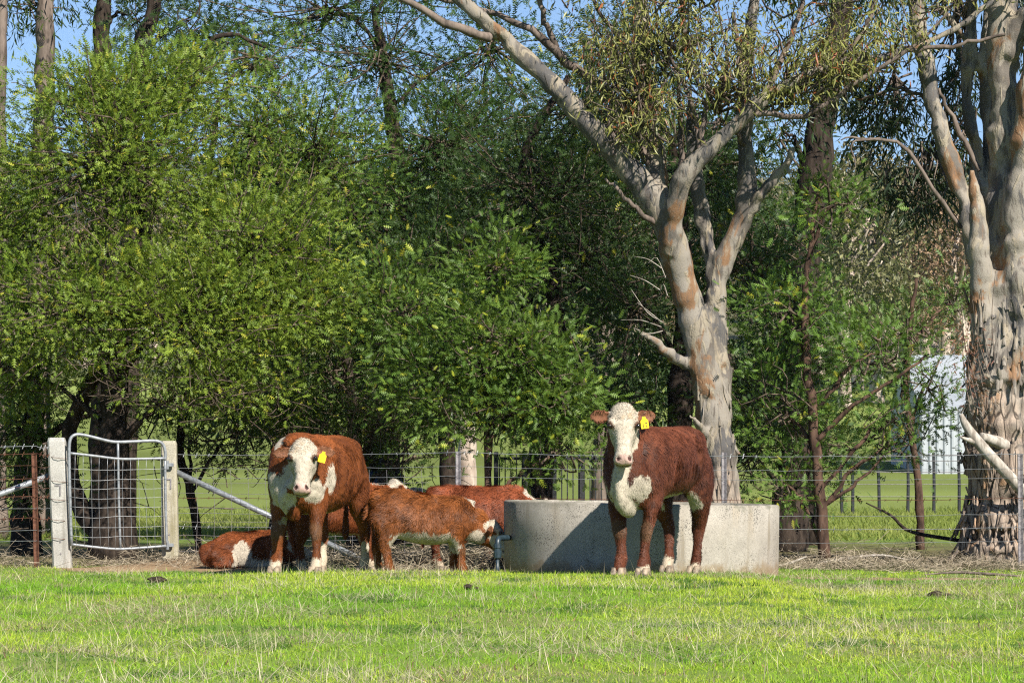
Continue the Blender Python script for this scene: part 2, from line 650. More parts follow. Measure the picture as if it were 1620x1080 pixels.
def build_ground():
    ys = np.concatenate([np.linspace(0, 10, 20, endpoint=False), np.linspace(10, 30, 240, endpoint=False), np.linspace(30, 60, 60, endpoint=False),
                         np.linspace(60, 300, 60, endpoint=False), np.geomspace(300, 6000, 30)])
    us = np.linspace(-1, 1, 181)
    W = np.interp(ys, [0, 10, 30, 60, 300, 6000], [7, 7, 8.5, 26, 160, 3500])
    xx = us[None, :] * W[:, None]
    yy = np.repeat(ys[:, None], len(us), 1)
    zz = gz(xx, yy)
    V = np.stack([xx, yy, zz], -1).reshape(-1, 3)
    k = len(us)
    i = np.arange(len(ys) - 1)[:, None] * k
    j = np.arange(k - 1)[None, :]
    F = np.stack([i + j, i + j + 1, i + k + j + 1, i + k + j], -1).reshape(-1, 4)
    near = V[:, 1] < 30
    V[near, 2] += (fbm(V[near], 6, 2, 3) - 0.55) * 0.035
    col = ground_colour(V[:, 0], V[:, 1])
    g = new_mesh('ground', V, F, attr_mat('ground_soil', 0.95, 0.05, 14, 0.4, 0.8, 40), None, col, True)
    tag(g, kind='structure')
    # the ground goes on to both sides and behind the camera
    m = MB()
    for s in (-1, 1):
        b = []
        for y, w in ((-60, 6.9), (0, 6.9), (10, 6.9), (30, 8.4), (60, 25.5), (300, 158), (6000, 3480)):
            b.append((y, w))
        for (y0, w0), (y1, w1) in zip(b, b[1:]):
            z0, z1 = G(s * w0, max(y0, 0)) - 0.03, G(s * w1, max(y1, 0)) - 0.03
            o0, o1 = w0 + 60 + y0 * 0.6 if y0 > 0 else w0 + 60, w1 + 60 + y1 * 0.6 if y1 > 0 else w1 + 60
            m.add([(s * w0, y0, z0), (s * o0, y0, z0), (s * o1, y1, z1), (s * w1, y1, z1)], [(0, 1, 2, 3) if s > 0 else (3, 2, 1, 0)])
    m.add([(-7.1, -60, -0.03), (7.1, -60, -0.03), (7.1, 0.1, -0.03), (-7.1, 0.1, -0.03)], [(0, 1, 2, 3)])
    o = m.build('paddock_ground', plain_mat('paddock', (0.09, 0.13, 0.02), (0.14, 0.16, 0.04), 1.2, 0.95, bstr=0.3, spec=0.05))
    tag(o, kind='structure')


build_ground()


def build_mountain():
    xs = np.linspace(-2600, 2600, 140)
    ys = np.linspace(2500, 5200, 50)
    xx, yy = np.meshgrid(xs, ys)
    p = np.stack([xx.ravel(), yy.ravel(), 0 * xx.ravel()], -1)
    r = fbm(p, 0.0016, 4, 4).reshape(xx.shape)
    prof = ss(2500, 3700, yy) * (1 - 0.5 * ss(3900, 5200, yy))
    z = 55 + prof * (345 + 190 * (r - 0.5) + 0.02 * xx)
    V = np.stack([xx, yy, z], -1).reshape(-1, 3)
    k = len(xs)
    i = np.arange(len(ys) - 1)[:, None] * k
    j = np.arange(k - 1)[None, :]
    F = np.stack([i + j, i + j + 1, i + k + j + 1, i + k + j], -1).reshape(-1, 4)
    o = new_mesh('hills', V, F, plain_mat('forested_hill', (0.035, 0.05, 0.03), (0.075, 0.08, 0.05), 0.012, 1.0, bstr=0, spec=0.0), None, None, True)
    tag(o, kind='structure')


build_mountain()

# ------------------------------------------------------------------ foliage builders
def wattle_template(pairs):
    """a feathery frond: rachis and pairs of narrow pinnae, unit length along x"""
    T = [(0, -0.012, 0), (0, 0.012, 0), (1, 0, -0.06)]
    for k in range(pairs):
        a = 0.12 + 0.8 * k / (pairs - 1)
        ln = 0.34 * (0.55 + 0.45 * math.sin(math.pi * (0.15 + 0.75 * k / (pairs - 1)))) * (1.0 if k < pairs - 1 else 0.7)
        w = 0.62 / pairs
        for s in (-1, 1):
            T += [(a - w * 0.5, 0, 0), (a + w, 0, 0), (a + 0.16 + 0.25 * w, s * ln, -0.05 - 0.03 * k / pairs)]
    return np.array(T)


LEAF_T = np.array([(0, 0, 0), (0.45, 0.09, 0.02), (1, 0, -0.08), (0, 0, 0), (1, 0, -0.08), (0.45, -0.09, 0.02)])
WT7, WT5, WT4 = wattle_template(7), wattle_template(5), wattle_template(4)


def stamp(T, base, d, n, L, col, tipcol=None):
    """copies of a leaf template (triangles) at base, along d, facing n"""
    s = norm(np.cross(n, d))
    n2 = np.cross(d, s)
    V = base[:, None, :] + L[:, None, None] * (T[None, :, 0:1] * d[:, None, :] + T[None, :, 1:2] * s[:, None, :] + T[None, :, 2:3] * n2[:, None, :])
    k = len(T)
    F = np.arange(len(base) * k).reshape(-1, 3)
    cc = np.repeat(col, k, 0)
    return V.reshape(-1, 3), F, cc


def rand_dirs(rng, n):
    return norm(rng.normal(size=(n, 3)))


class Tree:
    """collects the wood (trunk, branches) and the leaves of one tree"""
    def __init__(self, name, label, cat, base, seed, group=None):
        self.o = thing(name, label, cat, base, 0, group)
        self.base = np.array(base, float)
        self.rng = np.random.default_rng(seed)
        self.leaf, self.branch, self.trunk = [], [], []

    def w(self, pts):
        return np.asarray([tuple(p) for p in pts], float) - self.base

    def limb(self, pts, rad, seg=8, n=16, to='trunk', wob=0.0):
        p = catmull(self.w(pts), n)
        r = np.interp(np.linspace(0, 1, n), np.linspace(0, 1, len(rad)), rad)
        r = r * (1 + 0.07 * self.rng.normal(size=n) * (np.arange(n) > 0))
        if wob:
            p[1:-1] += self.rng.normal(size=(n - 2, 3)) * wob
        getattr(self, to).append(tube_arr(p, r, seg, to == 'trunk'))
        return p

    def blob(self, c, rad, clumps, per, L, colA, colB, root=None, pairs=7, spread=0.20, tip=None, kind='wattle', shell=0.45, up=0.25, bare=0.0, droop=0.0, twig=True):
        rng = self.rng
        c = np.array(tuple(c), float) - self.base
        rad = np.array(rad, float)
        u = rand_dirs(rng, clumps)
        rr = rng.random(clumps) ** shell
        lump = 0.78 + 0.44 * vnoise(u * 1.7 + c, 1.0, 5)
        cc = c + u * rr[:, None] * rad * lump[:, None]
        root = np.array(tuple(root), float) - self.base if root is not None else c
        if twig:
            for k in range(clumps):
                mid = (root + cc[k]) / 2 + rng.normal(size=3) * 0.12 + np.array([0, 0, -0.06])
                r0 = 0.006 + 0.010 * rng.random()
                self.branch.append(tube_arr(catmull([root + rng.normal(size=3) * 0.08, mid, cc[k], cc[k] + (cc[k] - mid) * 0.25 + rng.normal(size=3) * 0.05], 8), np.linspace(r0, 0.003, 8), 4, False))
        n = clumps * per
        idx = np.repeat(np.arange(clumps), per)
        if bare > 0:
            keep = rng.random(clumps) > bare
            idx = idx[keep[idx]]
            n = len(idx)
        cs = (0.6 + 0.8 * rng.random(clumps))[idx]
        off = rng.normal(size=(n, 3)) * spread * np.array([1, 1, 0.62]) * cs[:, None]
        base = cc[idx] + off
        base[:, 2] -= droop * np.abs(off[:, 0] + off[:, 1]) * 0.6
        out = norm((base - c) / (rad * rad) + 1e-6)
        if kind == 'wattle':
            d = norm(norm(off) * 0.55 + out * 0.6 + np.array([0, 0, up]) + rng.normal(size=(n, 3)) * 0.5)
            nn = norm(out * 0.5 + np.array([0, 0, 0.8]) + rng.normal(size=(n, 3)) * 0.55)
            T = WT7 if pairs == 7 else (WT5 if pairs == 5 else WT4)
        else:
            d = norm(np.array([0, 0, -0.75 + up]) + out * 0.3 + rng.normal(size=(n, 3)) * 0.55)
            nn = rand_dirs(rng, n)
            T = LEAF_T if kind == 'leaf' else LEAF_T * np.array([1, 1.9, 1])
        Ls = L * (0.45 + 0.85 * rng.random(n)) * (0.92 if kind == 'wattle' else 1.0)
        t = rng.random(n)
        clt = rng.random(clumps)[idx]
        t = np.clip(0.5 * t + 0.5 * clt, 0, 1)[:, None]
        col = np.array(colA) * (1 - t) + np.array(colB) * t
        col = col * (0.75 + 0.5 * rng.random(n))[:, None]
        if tip is not None:
            m = rng.random(n) < tip[0]
            col[m] = np.array(tip[1]) * (0.8 + 0.4 * rng.random(m.sum()))[:, None]
        self.leaf.append(stamp(T, base, d, nn, Ls, col))
        return cc + self.base

    def dead_twigs(self, c, rad, n, ln=0.5):
        rng = self.rng
        c = np.array(tuple(c), float) - self.base
        for k in range(n):
            a = c + rng.normal(size=3) * np.array(rad)
            d = norm(rng.normal(size=3) * np.array([1, 0.7, 0.5]) + np.array([0, -0.3, -0.1]))
            l_ = ln * (0.4 + rng.random())
            b = a + d * l_ * 0.5 + rng.normal(size=3) * 0.07
            e = b + norm(d + rng.normal(size=3) * 0.5) * l_ * 0.5
            self.branch.append(tube_arr(catmull([a, b, e], 6), np.linspace(0.006, 0.0015, 6), 4, False))

    def finish(self, leafmat, trunkmat, twigmat, union=0.0, disp=None, crown='crown'):
        def cat(lst):
            n, V, F = 0, [], []
            for t in lst:
                V.append(t[0])
                F.append(t[1] + n)
                n += len(t[0])
            return np.vstack(V), np.vstack(F)
        if self.trunk:
            V, F = cat(self.trunk)
            if union:
                V, F = remesh(V, F, union, 3)
                if disp:
                    N, _ = vnormals(V, F)
                    V = V + N * disp(V)[:, None]
                tr = new_mesh('trunk', V, F, trunkmat, self.o, None, True)
            else:
                m = MB()
                for t in self.trunk:
                    m.add(*t)
                tr = m.build('trunk', trunkmat, self.o, True)
        if self.branch:
            V, F = cat(self.branch)
            tag(new_mesh('branches', V, F, twigmat, self.o, None, True), kind='stuff')
        if self.leaf:
            n, V, F, K = 0, [], [], []
            for v, f, c in self.leaf:
                V.append(v)
                F.append(f + n)
                K.append(c)
                n += len(v)
            new_mesh(crown, np.vstack(V), np.vstack(F), leafmat, self.o, np.vstack(K))
        return self.o


def sx(px, Y):      # photo pixels -> metres at distance Y
    return px / FPX * Y


YG_A, YG_B = (0.088, 0.155, 0.019), (0.19, 0.245, 0.028)      # yellow-green wattle
MG_A, MG_B = (0.052, 0.108, 0.016), (0.115, 0.18, 0.024)        # mid green
DG_A, DG_B = (0.024, 0.052, 0.015), (0.05, 0.085, 0.019)        # dark green
TIPY = (0.30, 0.30, 0.03)


def wattle(name, label, px, Y, trunk_pts, trunk_w, blobs, colA, colB, seed, dens=1.0, L=0.12, pairs=7, tip=(0.05, TIPY), bark='shadebark', group=None, dead=(), extra=(), fine=False):
    """trunk_pts in photo pixels at distance Y; blobs (px, py, rx, ry, dy, rdepth, density, sparse)"""
    bx = X(px, Y)
    t = Tree(name, label, 'tree', (bx, Y, G(bx, Y) - 0.03), seed, group)
    pts = [P(a, b, Y + (c if False else 0)) for a, b in trunk_pts]
    pts[0] = Vector((bx, Y, G(bx, Y) - 0.05))
    rad = [sx(w, Y) / 2 for w in trunk_w]
    tp = t.limb(pts, rad, 12, 24, wob=0.008)
    for e in extra:
        t.limb([P(a, b, Y + dy) for a, b, dy in e[0]], [sx(w, Y) / 2 for w in e[1]], 8, 16, wob=0.01)
    top = tp[-1] + t.base
    for (qx, qy, rx, ry, dy, rd, dn, bare) in blobs:
        c = P(qx, qy, Y + dy)
        r = (sx(rx, Y), rd, sx(ry, Y))
        # limb from the trunk into this part of the crown
        d = np.linalg.norm(tp + t.base - np.array(c) + np.array([0, 0, 0.6]), axis=1)
        a = tp[int(np.argmin(d))] + t.base
        mid = (a + np.array(c)) / 2 + np.array([0, 0, 0.12])
        t.limb([a, mid, c], [max(0.02, rad[-1] * 0.9), 0.022, 0.010], 6, 10, wob=0.015)
        area = 4 * math.pi * ((r[0] * r[1]) ** 1.6 / 3 + (r[0] * r[2]) ** 1.6 / 3 + (r[1] * r[2]) ** 1.6 / 3) ** (1 / 1.6)
        ncl = max(8, int(area * 6.0 * dn * dens))
        t.blob(c, r, ncl, 66 if fine else 52, L, colA, colB, root=c, pairs=pairs, tip=tip, bare=bare)
    for (qx, qy, rx, ry, n, ln) in dead:
        t.dead_twigs(P(qx, qy, Y - 0.9), (sx(rx, Y), 0.4, sx(ry, Y)), n, ln)
    return t.finish(M['wattle'], M[bark], M['twig'])


wattle('wattle_tree', 'big yellow-green wattle with dark trunk behind the metal gate', 182, 29.6,
       [(186, 850), (182, 760), (180, 660), (185, 560), (215, 430), (240, 300)], [82, 48, 44, 42, 32, 18],
       [(175, 255, 195, 165, -0.2, 1.2, 1.4, 0), (395, 400, 140, 165, -0.2, 1.1, 1.15, 0), (120, 480, 190, 105, -0.5, 1.1, 1.0, 0.05),
        (300, 500, 190, 110, -0.6, 1.1, 1.15, 0), (-60, 330, 150, 210, 0.2, 1.1, 1.2, 0.05), (225, 140, 160, 62, 0.3, 0.8, 1.5, 0),
        (475, 470, 85, 110, -0.1, 0.8, 1.1, 0.1), (330, 610, 130, 50, -0.5, 0.7, 0.7, 0.2), (30, 590, 100, 80, 0.2, 0.7, 0.9, 0.15)],
       YG_A, YG_B, 11, 1.35, 0.080, 4, (0.05, TIPY), fine=True,
       dead=[(230, 605, 75, 22, 90, 0.3), (150, 340, 18, 35, 50, 0.25), (330, 640, 60, 20, 40, 0.3), (60, 440, 50, 60, 14, 0.4)],
       extra=[([(182, 850, 0), (140, 825, 0.2), (108, 720, 0.4), (135, 620, 0.3), (190, 540, 0)], [40, 30, 24, 26, 20])])
wattle('wattle_tree', 'shaded wattle with low drooping boughs left of the concrete gate post', 45, 31.5,
       [(45, 850), (40, 760), (55, 640), (20, 400)], [50, 40, 30, 20],
       [(30, 670, 80, 80, -0.4, 0.8, 1.2, 0.05), (40, 760, 60, 50, -0.2, 0.6, 0.9, 0.1), (20, 560, 120, 90, 0, 0.9, 0.8, 0.1), (250, 640, 90, 70, 0.2, 0.8, 0.5, 0.2)],
       MG_A, MG_B, 12, 1.1, 0.085, 4, (0.04, TIPY), dead=[(40, 790, 60, 40, 60, 0.6)])
wattle('wattle_tree', 'open wattle with arching bare boughs beside the big yellow-green wattle', 318, 31.5,
       [(318, 848), (300, 770), (284, 700), (310, 540), (330, 300), (345, 160)], [14, 13, 13, 12, 10, 7],
       [(400, 215, 130, 110, 0, 1.2, 0.95, 0.1), (500, 250, 120, 120, 0.2, 1.2, 1.0, 0.05), (420, 100, 150, 70, 0.4, 1.1, 0.42, 0.3), (460, 600, 110, 110, 0.2, 0.9, 0.9, 0.1), (380, 680, 80, 50, 0.2, 0.7, 0.7, 0.15), (300, 690, 60, 40, 0.2, 0.6, 0.6, 0.2)],
       MG_A, MG_B, 13, 1.0, 0.088, 4, dead=[(330, 740, 50, 45, 60, 0.5)],
       extra=[([(335, 120, 0.1), (310, 95, 0), (355, 55, -0.1), (420, 75, -0.1)], [14, 9, 8, 5])])
wattle('wattle_tree', 'tall wattle with feathery top against the sky, middle of the picture', 620, 36,
       [(620, 820), (615, 600), (640, 380), (610, 120), (590, 10)], [46, 38, 30, 20, 8],
       [(600, 90, 180, 95, 0, 1.5, 0.5, 0.2), (700, 240, 150, 110, -0.3, 1.4, 0.9, 0.05), (560, 330, 150, 120, -0.6, 1.3, 1.0, 0.05), (780, 70, 130, 110, 0.2, 1.4, 0.5, 0.2), (520, 20, 200, 60, 0.3, 1.3, 0.4, 0.3), (680, -60, 260, 90, 0.2, 1.6, 0.45, 0.2)],
       DG_A, MG_A, 14, 1.0, 0.095, 4, (0.02, TIPY))
wattle('wattle_tree', 'dark dense wattle behind the long leaning limb of the gum', 850, 33.2,
       [(850, 830), (860, 660), (880, 480), (830, 260), (900, 120)], [44, 38, 28, 20, 9],
       [(850, 300, 150, 130, 0, 1.3, 1.0, 0.05), (930, 420, 120, 130, 0.2, 1.1, 1.0, 0.05), (700, 420, 130, 110, -0.2, 1.1, 1.0, 0.05), (930, 170, 130, 110, 0.4, 1.3, 0.8, 0.1), (880, 560, 120, 100, 0.3, 1.0, 0.8, 0.1)],
       DG_A, DG_B, 15, 1.0, 0.092, 4, (0.02, TIPY), dead=[(930, 400, 40, 60, 60, 0.7)])
wattle('wattle_tree', 'young bright green wattle with thin straight stem behind the calves', 771, 28.7,
       [(771, 850), (771, 740), (768, 600), (775, 480), (790, 375)], [12, 11, 9, 7, 4],
       [(785, 420, 62, 70, 0, 0.45, 1.7, 0), (800, 540, 125, 75, -0.1, 0.7, 1.5, 0), (880, 610, 110, 70, -0.1, 0.6, 1.4, 0), (690, 590, 90, 80, 0, 0.6, 1.3, 0.05), (790, 655, 150, 50, 0, 0.6, 1.2, 0.05), (880, 720, 80, 40, 0.1, 0.45, 1.0, 0.1), (640, 500, 80, 80, 0.4, 0.6, 1.2, 0.05)],
       MG_A, (0.13, 0.20, 0.03), 16, 1.0, 0.088, 5, (0.05, (0.28, 0.32, 0.03)), bark='redbark', fine=True)
wattle('wattle_tree', 'bushy dark wattle with tangled lower twigs behind the left cow', 560, 31.0,
       [(560, 830), (562, 700), (548, 560), (560, 440)], [28, 24, 20, 12],
       [(540, 590, 95, 95, 0, 0.8, 1.0, 0.05), (610, 470, 110, 100, 0.2, 0.9, 1.0, 0.05), (620, 660, 90, 55, -0.1, 0.7, 0.9, 0.1), (490, 690, 70, 50, -0.1, 0.5, 1.0, 0.1), (420, 640, 80, 60, 0.2, 0.6, 1.0, 0.1), (640, 720, 60, 30, 0, 0.4, 0.8, 0.2)],
       DG_A, MG_B, 17, 1.1, 0.09, 4, dead=[(600, 690, 70, 40, 90, 0.5), (520, 650, 40, 60, 40, 0.5)])
wattle('wattle_tree', 'dark wattle filling the gap just behind the forked gum', 1078, 31.5,
       [(1078, 830), (1075, 640), (1085, 460), (1070, 250)], [42, 38, 28, 16],
       [(1090, 260, 130, 150, 0.2, 1.1, 0.9, 0.1), (1010, 480, 90, 110, -0.1, 0.8, 0.9, 0.1), (1180, 420, 90, 110, 0.2, 0.9, 0.9, 0.1), (980, 640, 80, 90, -0.2, 0.7, 0.8, 0.1), (1200, 620, 70, 90, -0.2, 0.7, 1.0, 0.05), (980, 70, 130, 100, 0.3, 1.2, 0.5, 0.2)],
       DG_A, DG_B, 18, 1.0, 0.092, 4, (0.02, TIPY))
wattle('wattle_tree', 'slender wattle with thin reddish leaning stem right of the trough', 1305, 28.9,
       [(1305, 862), (1296, 760), (1282, 620), (1272, 500), (1282, 390), (1300, 280)], [19, 17, 15, 12, 9, 5],
       [(1325, 320, 62, 40, 0, 0.5, 1.2, 0.05), (1250, 500, 75, 70, 0.1, 0.6, 1.3, 0.05), (1240, 650, 70, 80, 0.2, 0.6, 1.1, 0.1), (1390, 560, 70, 50, 0, 0.5, 1.1, 0.1), (1420, 660, 70, 40, 0, 0.5, 1.0, 0.1), (1240, 760, 60, 40, 0.2, 0.45, 0.9, 0.1), (1420, 700, 60, 26, -0.1, 0.3, 1.0, 0.1)],
       (0.06, 0.125, 0.018), (0.12, 0.20, 0.03), 19, 0.9, 0.09, 5, (0.03, TIPY), bark='redbark',
       extra=[([(1290, 700, 0), (1350, 640, -0.1), (1430, 590, -0.15), (1470, 560, -0.1)], [9, 7, 5, 3]), ([(1302, 800, 0), (1360, 760, -0.1), (1400, 720, -0.1)], [7, 5, 3])])
wattle('wattle_tree', 'dark dense wattle between the trough and the white shed', 1240, 32.5,
       [(1255, 830), (1262, 700), (1250, 560), (1255, 420)], [64, 52, 44, 26],
       [(1240, 560, 80, 100, 0, 0.9, 0.9, 0.05), (1290, 700, 80, 70, 0.1, 0.8, 0.9, 0.05), (1330, 590, 60, 50, 0.2, 0.7, 0.6, 0.2), (1230, 390, 60, 70, 0.3, 0.8, 0.6, 0.15), (1190, 720, 60, 80, 0, 0.7, 0.9, 0.05)],
       DG_A, MG_A, 20, 1.0, 0.092, 4, (0.02, TIPY))
wattle('wattle_tree', 'pale green wattle bush in front of the distant white shed', 1455, 33.0,
       [(1455, 830), (1450, 740), (1435, 640), (1440, 520), (1450, 440)], [14, 12, 10, 8, 5],
       [(1430, 520, 60, 32, 0, 0.6, 0.9, 0.15), (1400, 570, 80, 50, 0, 0.7, 0.9, 0.1), (1470, 600, 40, 40, 0, 0.5, 0.7, 0.15), (1505, 480, 30, 50, 0.5, 0.4, 0.6, 0.2)],
       (0.07, 0.13, 0.03), (0.13, 0.20, 0.045), 21, 0.65, 0.095, 4, (0.02, TIPY), bark='redbark')
print('wattles done')

# ------------------------------------------------------------------ gum trees
def bark_disp(rough_top, amp=0.03, lump=0.02):
    def f(V):
        q = V * np.array([1, 1, 0.3])
        z = V[:, 2] + (fbm(q, 2.0, 8, 2) - 0.5) * 1.2
        lo = 1 - ss(rough_top - 0.3, rough_top + 0.4, z)
        ridge = np.abs(fbm(V * np.array([1, 1, 0.16]), 9.0, 21, 3) - 0.5) * 2
        plates = (fbm(V * np.array([1, 1, 0.4]), 4.0, 31, 2) - 0.5)
        return lo * (amp * (ridge - 0.25) + 0.05 * plates) + lump * (fbm(V, 3.5, 41, 3) - 0.5) * 1.4 + (fbm(V, 11.0, 43, 2) - 0.5) * 0.016 - 0.03 * np.maximum(fbm(V * np.array([1, 1, 0.7]), 4.5, 47, 2) - 0.66, 0) / 0.1
    return f


def bark_strips(o, name, count, z0, z1, lens, wids, lift, mat, rng):
    """peeling strips of bark lying along the trunk, their lower ends curling away"""
    tr = [c for c in o.children if c.name.startswith('trunk')][0].data
    n = len(tr.vertices)
    co = np.empty(n * 3, np.float32)
    no = np.empty(n * 3, np.float32)
    tr.vertices.foreach_get('co', co)
    tr.vertices.foreach_get('normal', no)
    co, no = co.reshape(-1, 3).astype(float), no.reshape(-1, 3).astype(float)
    ok = np.where((co[:, 2] > z0) & (co[:, 2] < z1) & (no[:, 1] < 0.5) & (np.abs(no[:, 2]) < 0.5))[0]
    V, F, m = [], [], 0
    for k in rng.choice(ok, count):
        p, nn = co[k], no[k]
        up = norm(np.array([0, 0, 1.0]) - nn * nn[2] + rng.normal(size=3) * 0.06)
        sd = np.cross(up, nn)
        ln, w, lf = rng.uniform(*lens), rng.uniform(*wids), lift * rng.random() ** 2
        for q in range(5):
            u = q / 4 - 0.5
            e = 0.004 + lf * max(0.0, -u * 2) ** 2 + 0.3 * lf * max(0.0, u * 2) ** 2
            ww = w * (1 - 0.6 * abs(u) * 2 * rng.random())
            c = p + up * ln * u
            V += [c - sd * ww + nn * (e - 0.012), c + nn * (e + 0.008), c + sd * ww + nn * (e - 0.012)]
        for q in range(4):
            for r in range(2):
                a = m + q * 3 + r
                F.append((a, a + 1, a + 4, a + 3))
        m += 15
    tag(new_mesh(name, np.array(V), np.array(F), mat, o, None, False), kind='stuff')


def gum_main():
    Y = 28.6
    bx = X(1150, Y)
    t = Tree('gum_tree', 'forked smooth-barked gum tree with long leaning limbs behind the concrete trough', 'tree', (bx, Y, G(bx, Y)), 31)

    def L(pts, to='trunk', seg=14, n=26, wob=0.006):
        w = [P(a, b, Y + d) for a, b, _, d in pts]
        return t.limb(w, [sx(k, Y) / 2 * 0.84 for _, _, k, _ in pts], seg, n, to, wob)
    # left stem with its three limbs
    L([(1146, 880, 84, 0), (1143, 800, 66, 0), (1135, 700, 62, 0), (1118, 600, 60, 0), (1095, 500, 58, 0), (1070, 410, 58, -0.05), (1050, 340, 58, -0.1), (1030, 300, 50, -0.1)], n=40)
    L([(1045, 330, 56, -0.1), (1000, 275, 50, -0.15), (940, 205, 44, -0.25), (870, 130, 38, -0.3), (800, 65, 34, -0.3), (735, 5, 30, -0.3), (640, -80, 24, -0.2), (560, -170, 14, 0)], n=34)
    L([(1040, 330, 40, 0), (1038, 260, 42, 0.15), (1022, 180, 38, 0.2), (1015, 90, 34, 0.25), (1012, 0, 30, 0.3), (1005, -110, 24, 0.3), (1020, -230, 12, 0.3)])
    L([(1062, 400, 40, -0.15), (1068, 330, 40, -0.3), (1085, 275, 36, -0.4), (1140, 222, 30, -0.5), (1205, 160, 29, -0.6), (1290, 115, 23, -0.65), (1390, 92, 18, -0.7), (1480, 62, 15, -0.7), (1560, 10, 12, -0.7), (1640, -60, 8, -0.6)], n=40)
    # right stem with its limbs
    L([(1140, 640, 42, 0.05), (1136, 560, 42, 0.1), (1131, 480, 40, 0.12), (1138, 430, 42, 0.15), (1165, 370, 40, 0.15), (1182, 310, 36, 0.15), (1180, 230, 32, 0.15), (1175, 130, 29, 0.2), (1190, 20, 24, 0.2), (1215, -100, 18, 0.2), (1220, -220, 10, 0.2)], n=40)
    L([(1125, 450, 30, 0.15), (1118, 380, 29, 0.3), (1105, 300, 27, 0.35), (1095, 220, 24, 0.4), (1092, 120, 19, 0.45), (1080, 20, 15, 0.5), (1090, -90, 9, 0.5)])
    # broken dead limb and stubs
    L([(1180, 345, 26, 0.1), (1205, 305, 23, 0.0), (1235, 268, 19, -0.1), (1270, 214, 12, -0.15)], seg=10, n=14, wob=0.012)
    L([(1222, 284, 10, -0.05), (1245, 275, 8, -0.1), (1266, 264, 4, -0.1)], seg=8, n=8)
    L([(1085, 580, 26, 0), (1060, 558, 19, -0.15), (1030, 536, 15, -0.2), (1000, 515, 5, -0.2)], seg=8, n=12, wob=0.012)
    L([(1118, 690, 22, -0.1), (1104, 668, 11, -0.3), (1090, 655, 6, -0.35)], seg=8, n=8)
    # thinner boughs in the crown
    thin = [
        [(1045, 360, 13, -0.1), (1010, 335, 10, -0.3), (985, 308, 9, -0.35), (957, 282, 5, -0.4)],
        [(775, 60, 20, -0.3), (720, 40, 17, -0.5), (660, 12, 14, -0.6), (600, -20, 11, -0.6), (500, -60, 6, -0.6)],
        [(940, 130, 18, 0.2), (895, 95, 17, 0.1), (830, 40, 14, 0), (740, 10, 10, 0), (650, -10, 7, 0)],
        [(1028, 260, 18, 0.1), (985, 180, 18, 0.15), (940, 125, 18, 0.2)],
        [(880, 75, 14, 0.1), (862, 30, 12, 0), (845, -30, 9, 0)],
        [(1078, 290, 12, -0.3), (1076, 200, 10, -0.2), (1075, 110, 8, -0.2)],
        [(1110, 250, 13, -0.4), (1112, 190, 12, -0.4), (1125, 120, 9, -0.4)],
        [(1105, 235, 10, -0.4), (1098, 170, 9, -0.4), (1060, 90, 7, -0.4)],
        [(1180, 190, 12, -0.5), (1172, 120, 11, -0.5), (1160, 20, 8, -0.5)],
        [(1205, 160, 15, -0.6), (1240, 90, 13, -0.6), (1270, 10, 10, -0.6), (1290, -80, 7, -0.6)],
        [(1195, 180, 14, -0.6), (1280, 180, 11, -0.7), (1360, 130, 9, -0.8), (1440, 80, 7, -0.9), (1500, 20, 5, -1)],
        [(1330, 105, 12, -0.7), (1370, 40, 9, -0.7), (1400, -40, 6, -0.7)],
        [(1430, 80, 11, -0.7), (1500, 75, 9, -0.8), (1590, 55, 6, -0.9)],
        [(1015, 90, 12, 0.2), (970, 50, 9, 0), (930, -20, 6, -0.2)],
        [(1180, 230, 9, 0.1), (1140, 190, 7, -0.3), (1128, 205, 5, -0.5)],
    ]
    for p in thin:
        L(p, 'branch', 6, 14, 0.012)
    # foliage: slim drooping leaves in sprays
    A, B = (0.13, 0.15, 0.035), (0.30, 0.285, 0.085)
    RED = (0.08, (0.28, 0.09, 0.035))
    for (qx, qy, rx, ry, dy, rd, n) in [
        (1140, 90, 130, 85, -0.5, 0.8, 52), (1010, 110, 80, 90, -0.3, 0.7, 34), (960, 70, 60, 90, -0.2, 0.6, 20), (1240, 90, 90, 80, -0.6, 0.7, 34), (1060, 30, 130, 60, -0.4, 0.8, 40),
        (1330, 60, 90, 70, -0.7, 0.7, 28), (1420, 50, 80, 60, -0.7, 0.6, 16), (970, 190, 50, 50, -0.4, 0.5, 11), (1030, 190, 60, 40, -0.4, 0.5, 11), (1290, 130, 60, 40, -0.7, 0.5, 10),
        (1100, -80, 190, 80, -0.3, 1.2, 60), (1300, -80, 150, 80, -0.6, 1.0, 40), (900, -90, 160, 80, -0.2, 1.0, 34), (700, -110, 150, 70, -0.2, 0.9, 22), (1150, -200, 200, 90, 0.1, 1.2, 44), (1500, -40, 90, 60, -0.8, 0.7, 14)]:
        c = P(qx, qy, Y + dy)
        t.blob(c, (sx(rx, Y), rd, sx(ry, Y)), int(n * 1.1), 28, 0.10, A, B, root=P(qx, qy + ry * 0.8, Y + dy * 0.6), spread=0.13, tip=RED, kind='leaf', shell=0.5, up=0.1)
    o = t.finish(M['gumleaf'], M['gum1'], M['greybark'], 0.024, bark_disp(0.95, 0.035))
    rng = np.random.default_rng(5)
    bark_strips(o, 'loose_bark', 40, 0.15, 1.9, (0.15, 0.5), (0.008, 0.02), 0.030, M['gum1'], rng)
    # twiggy dead shoot beside the trunk
    m = MB()
    for k in range(8):
        a = P(1045 + rng.normal() * 6, 470 + rng.uniform(-60, 60), Y - 0.2)
        b = a + Vector((rng.uniform(-0.45, -0.05), rng.normal() * 0.1, rng.uniform(0.0, 0.35)))
        m.tube([a, (a + b) / 2 + Vector((0, 0, rng.normal() * 0.06)), b], [0.005, 0.004, 0.002], 4, 7)
    w = m.build('dead_twigs', M['deadwood'], o)
    w.matrix_parent_inverse = Matrix.Translation(o.location).inverted()
    return o


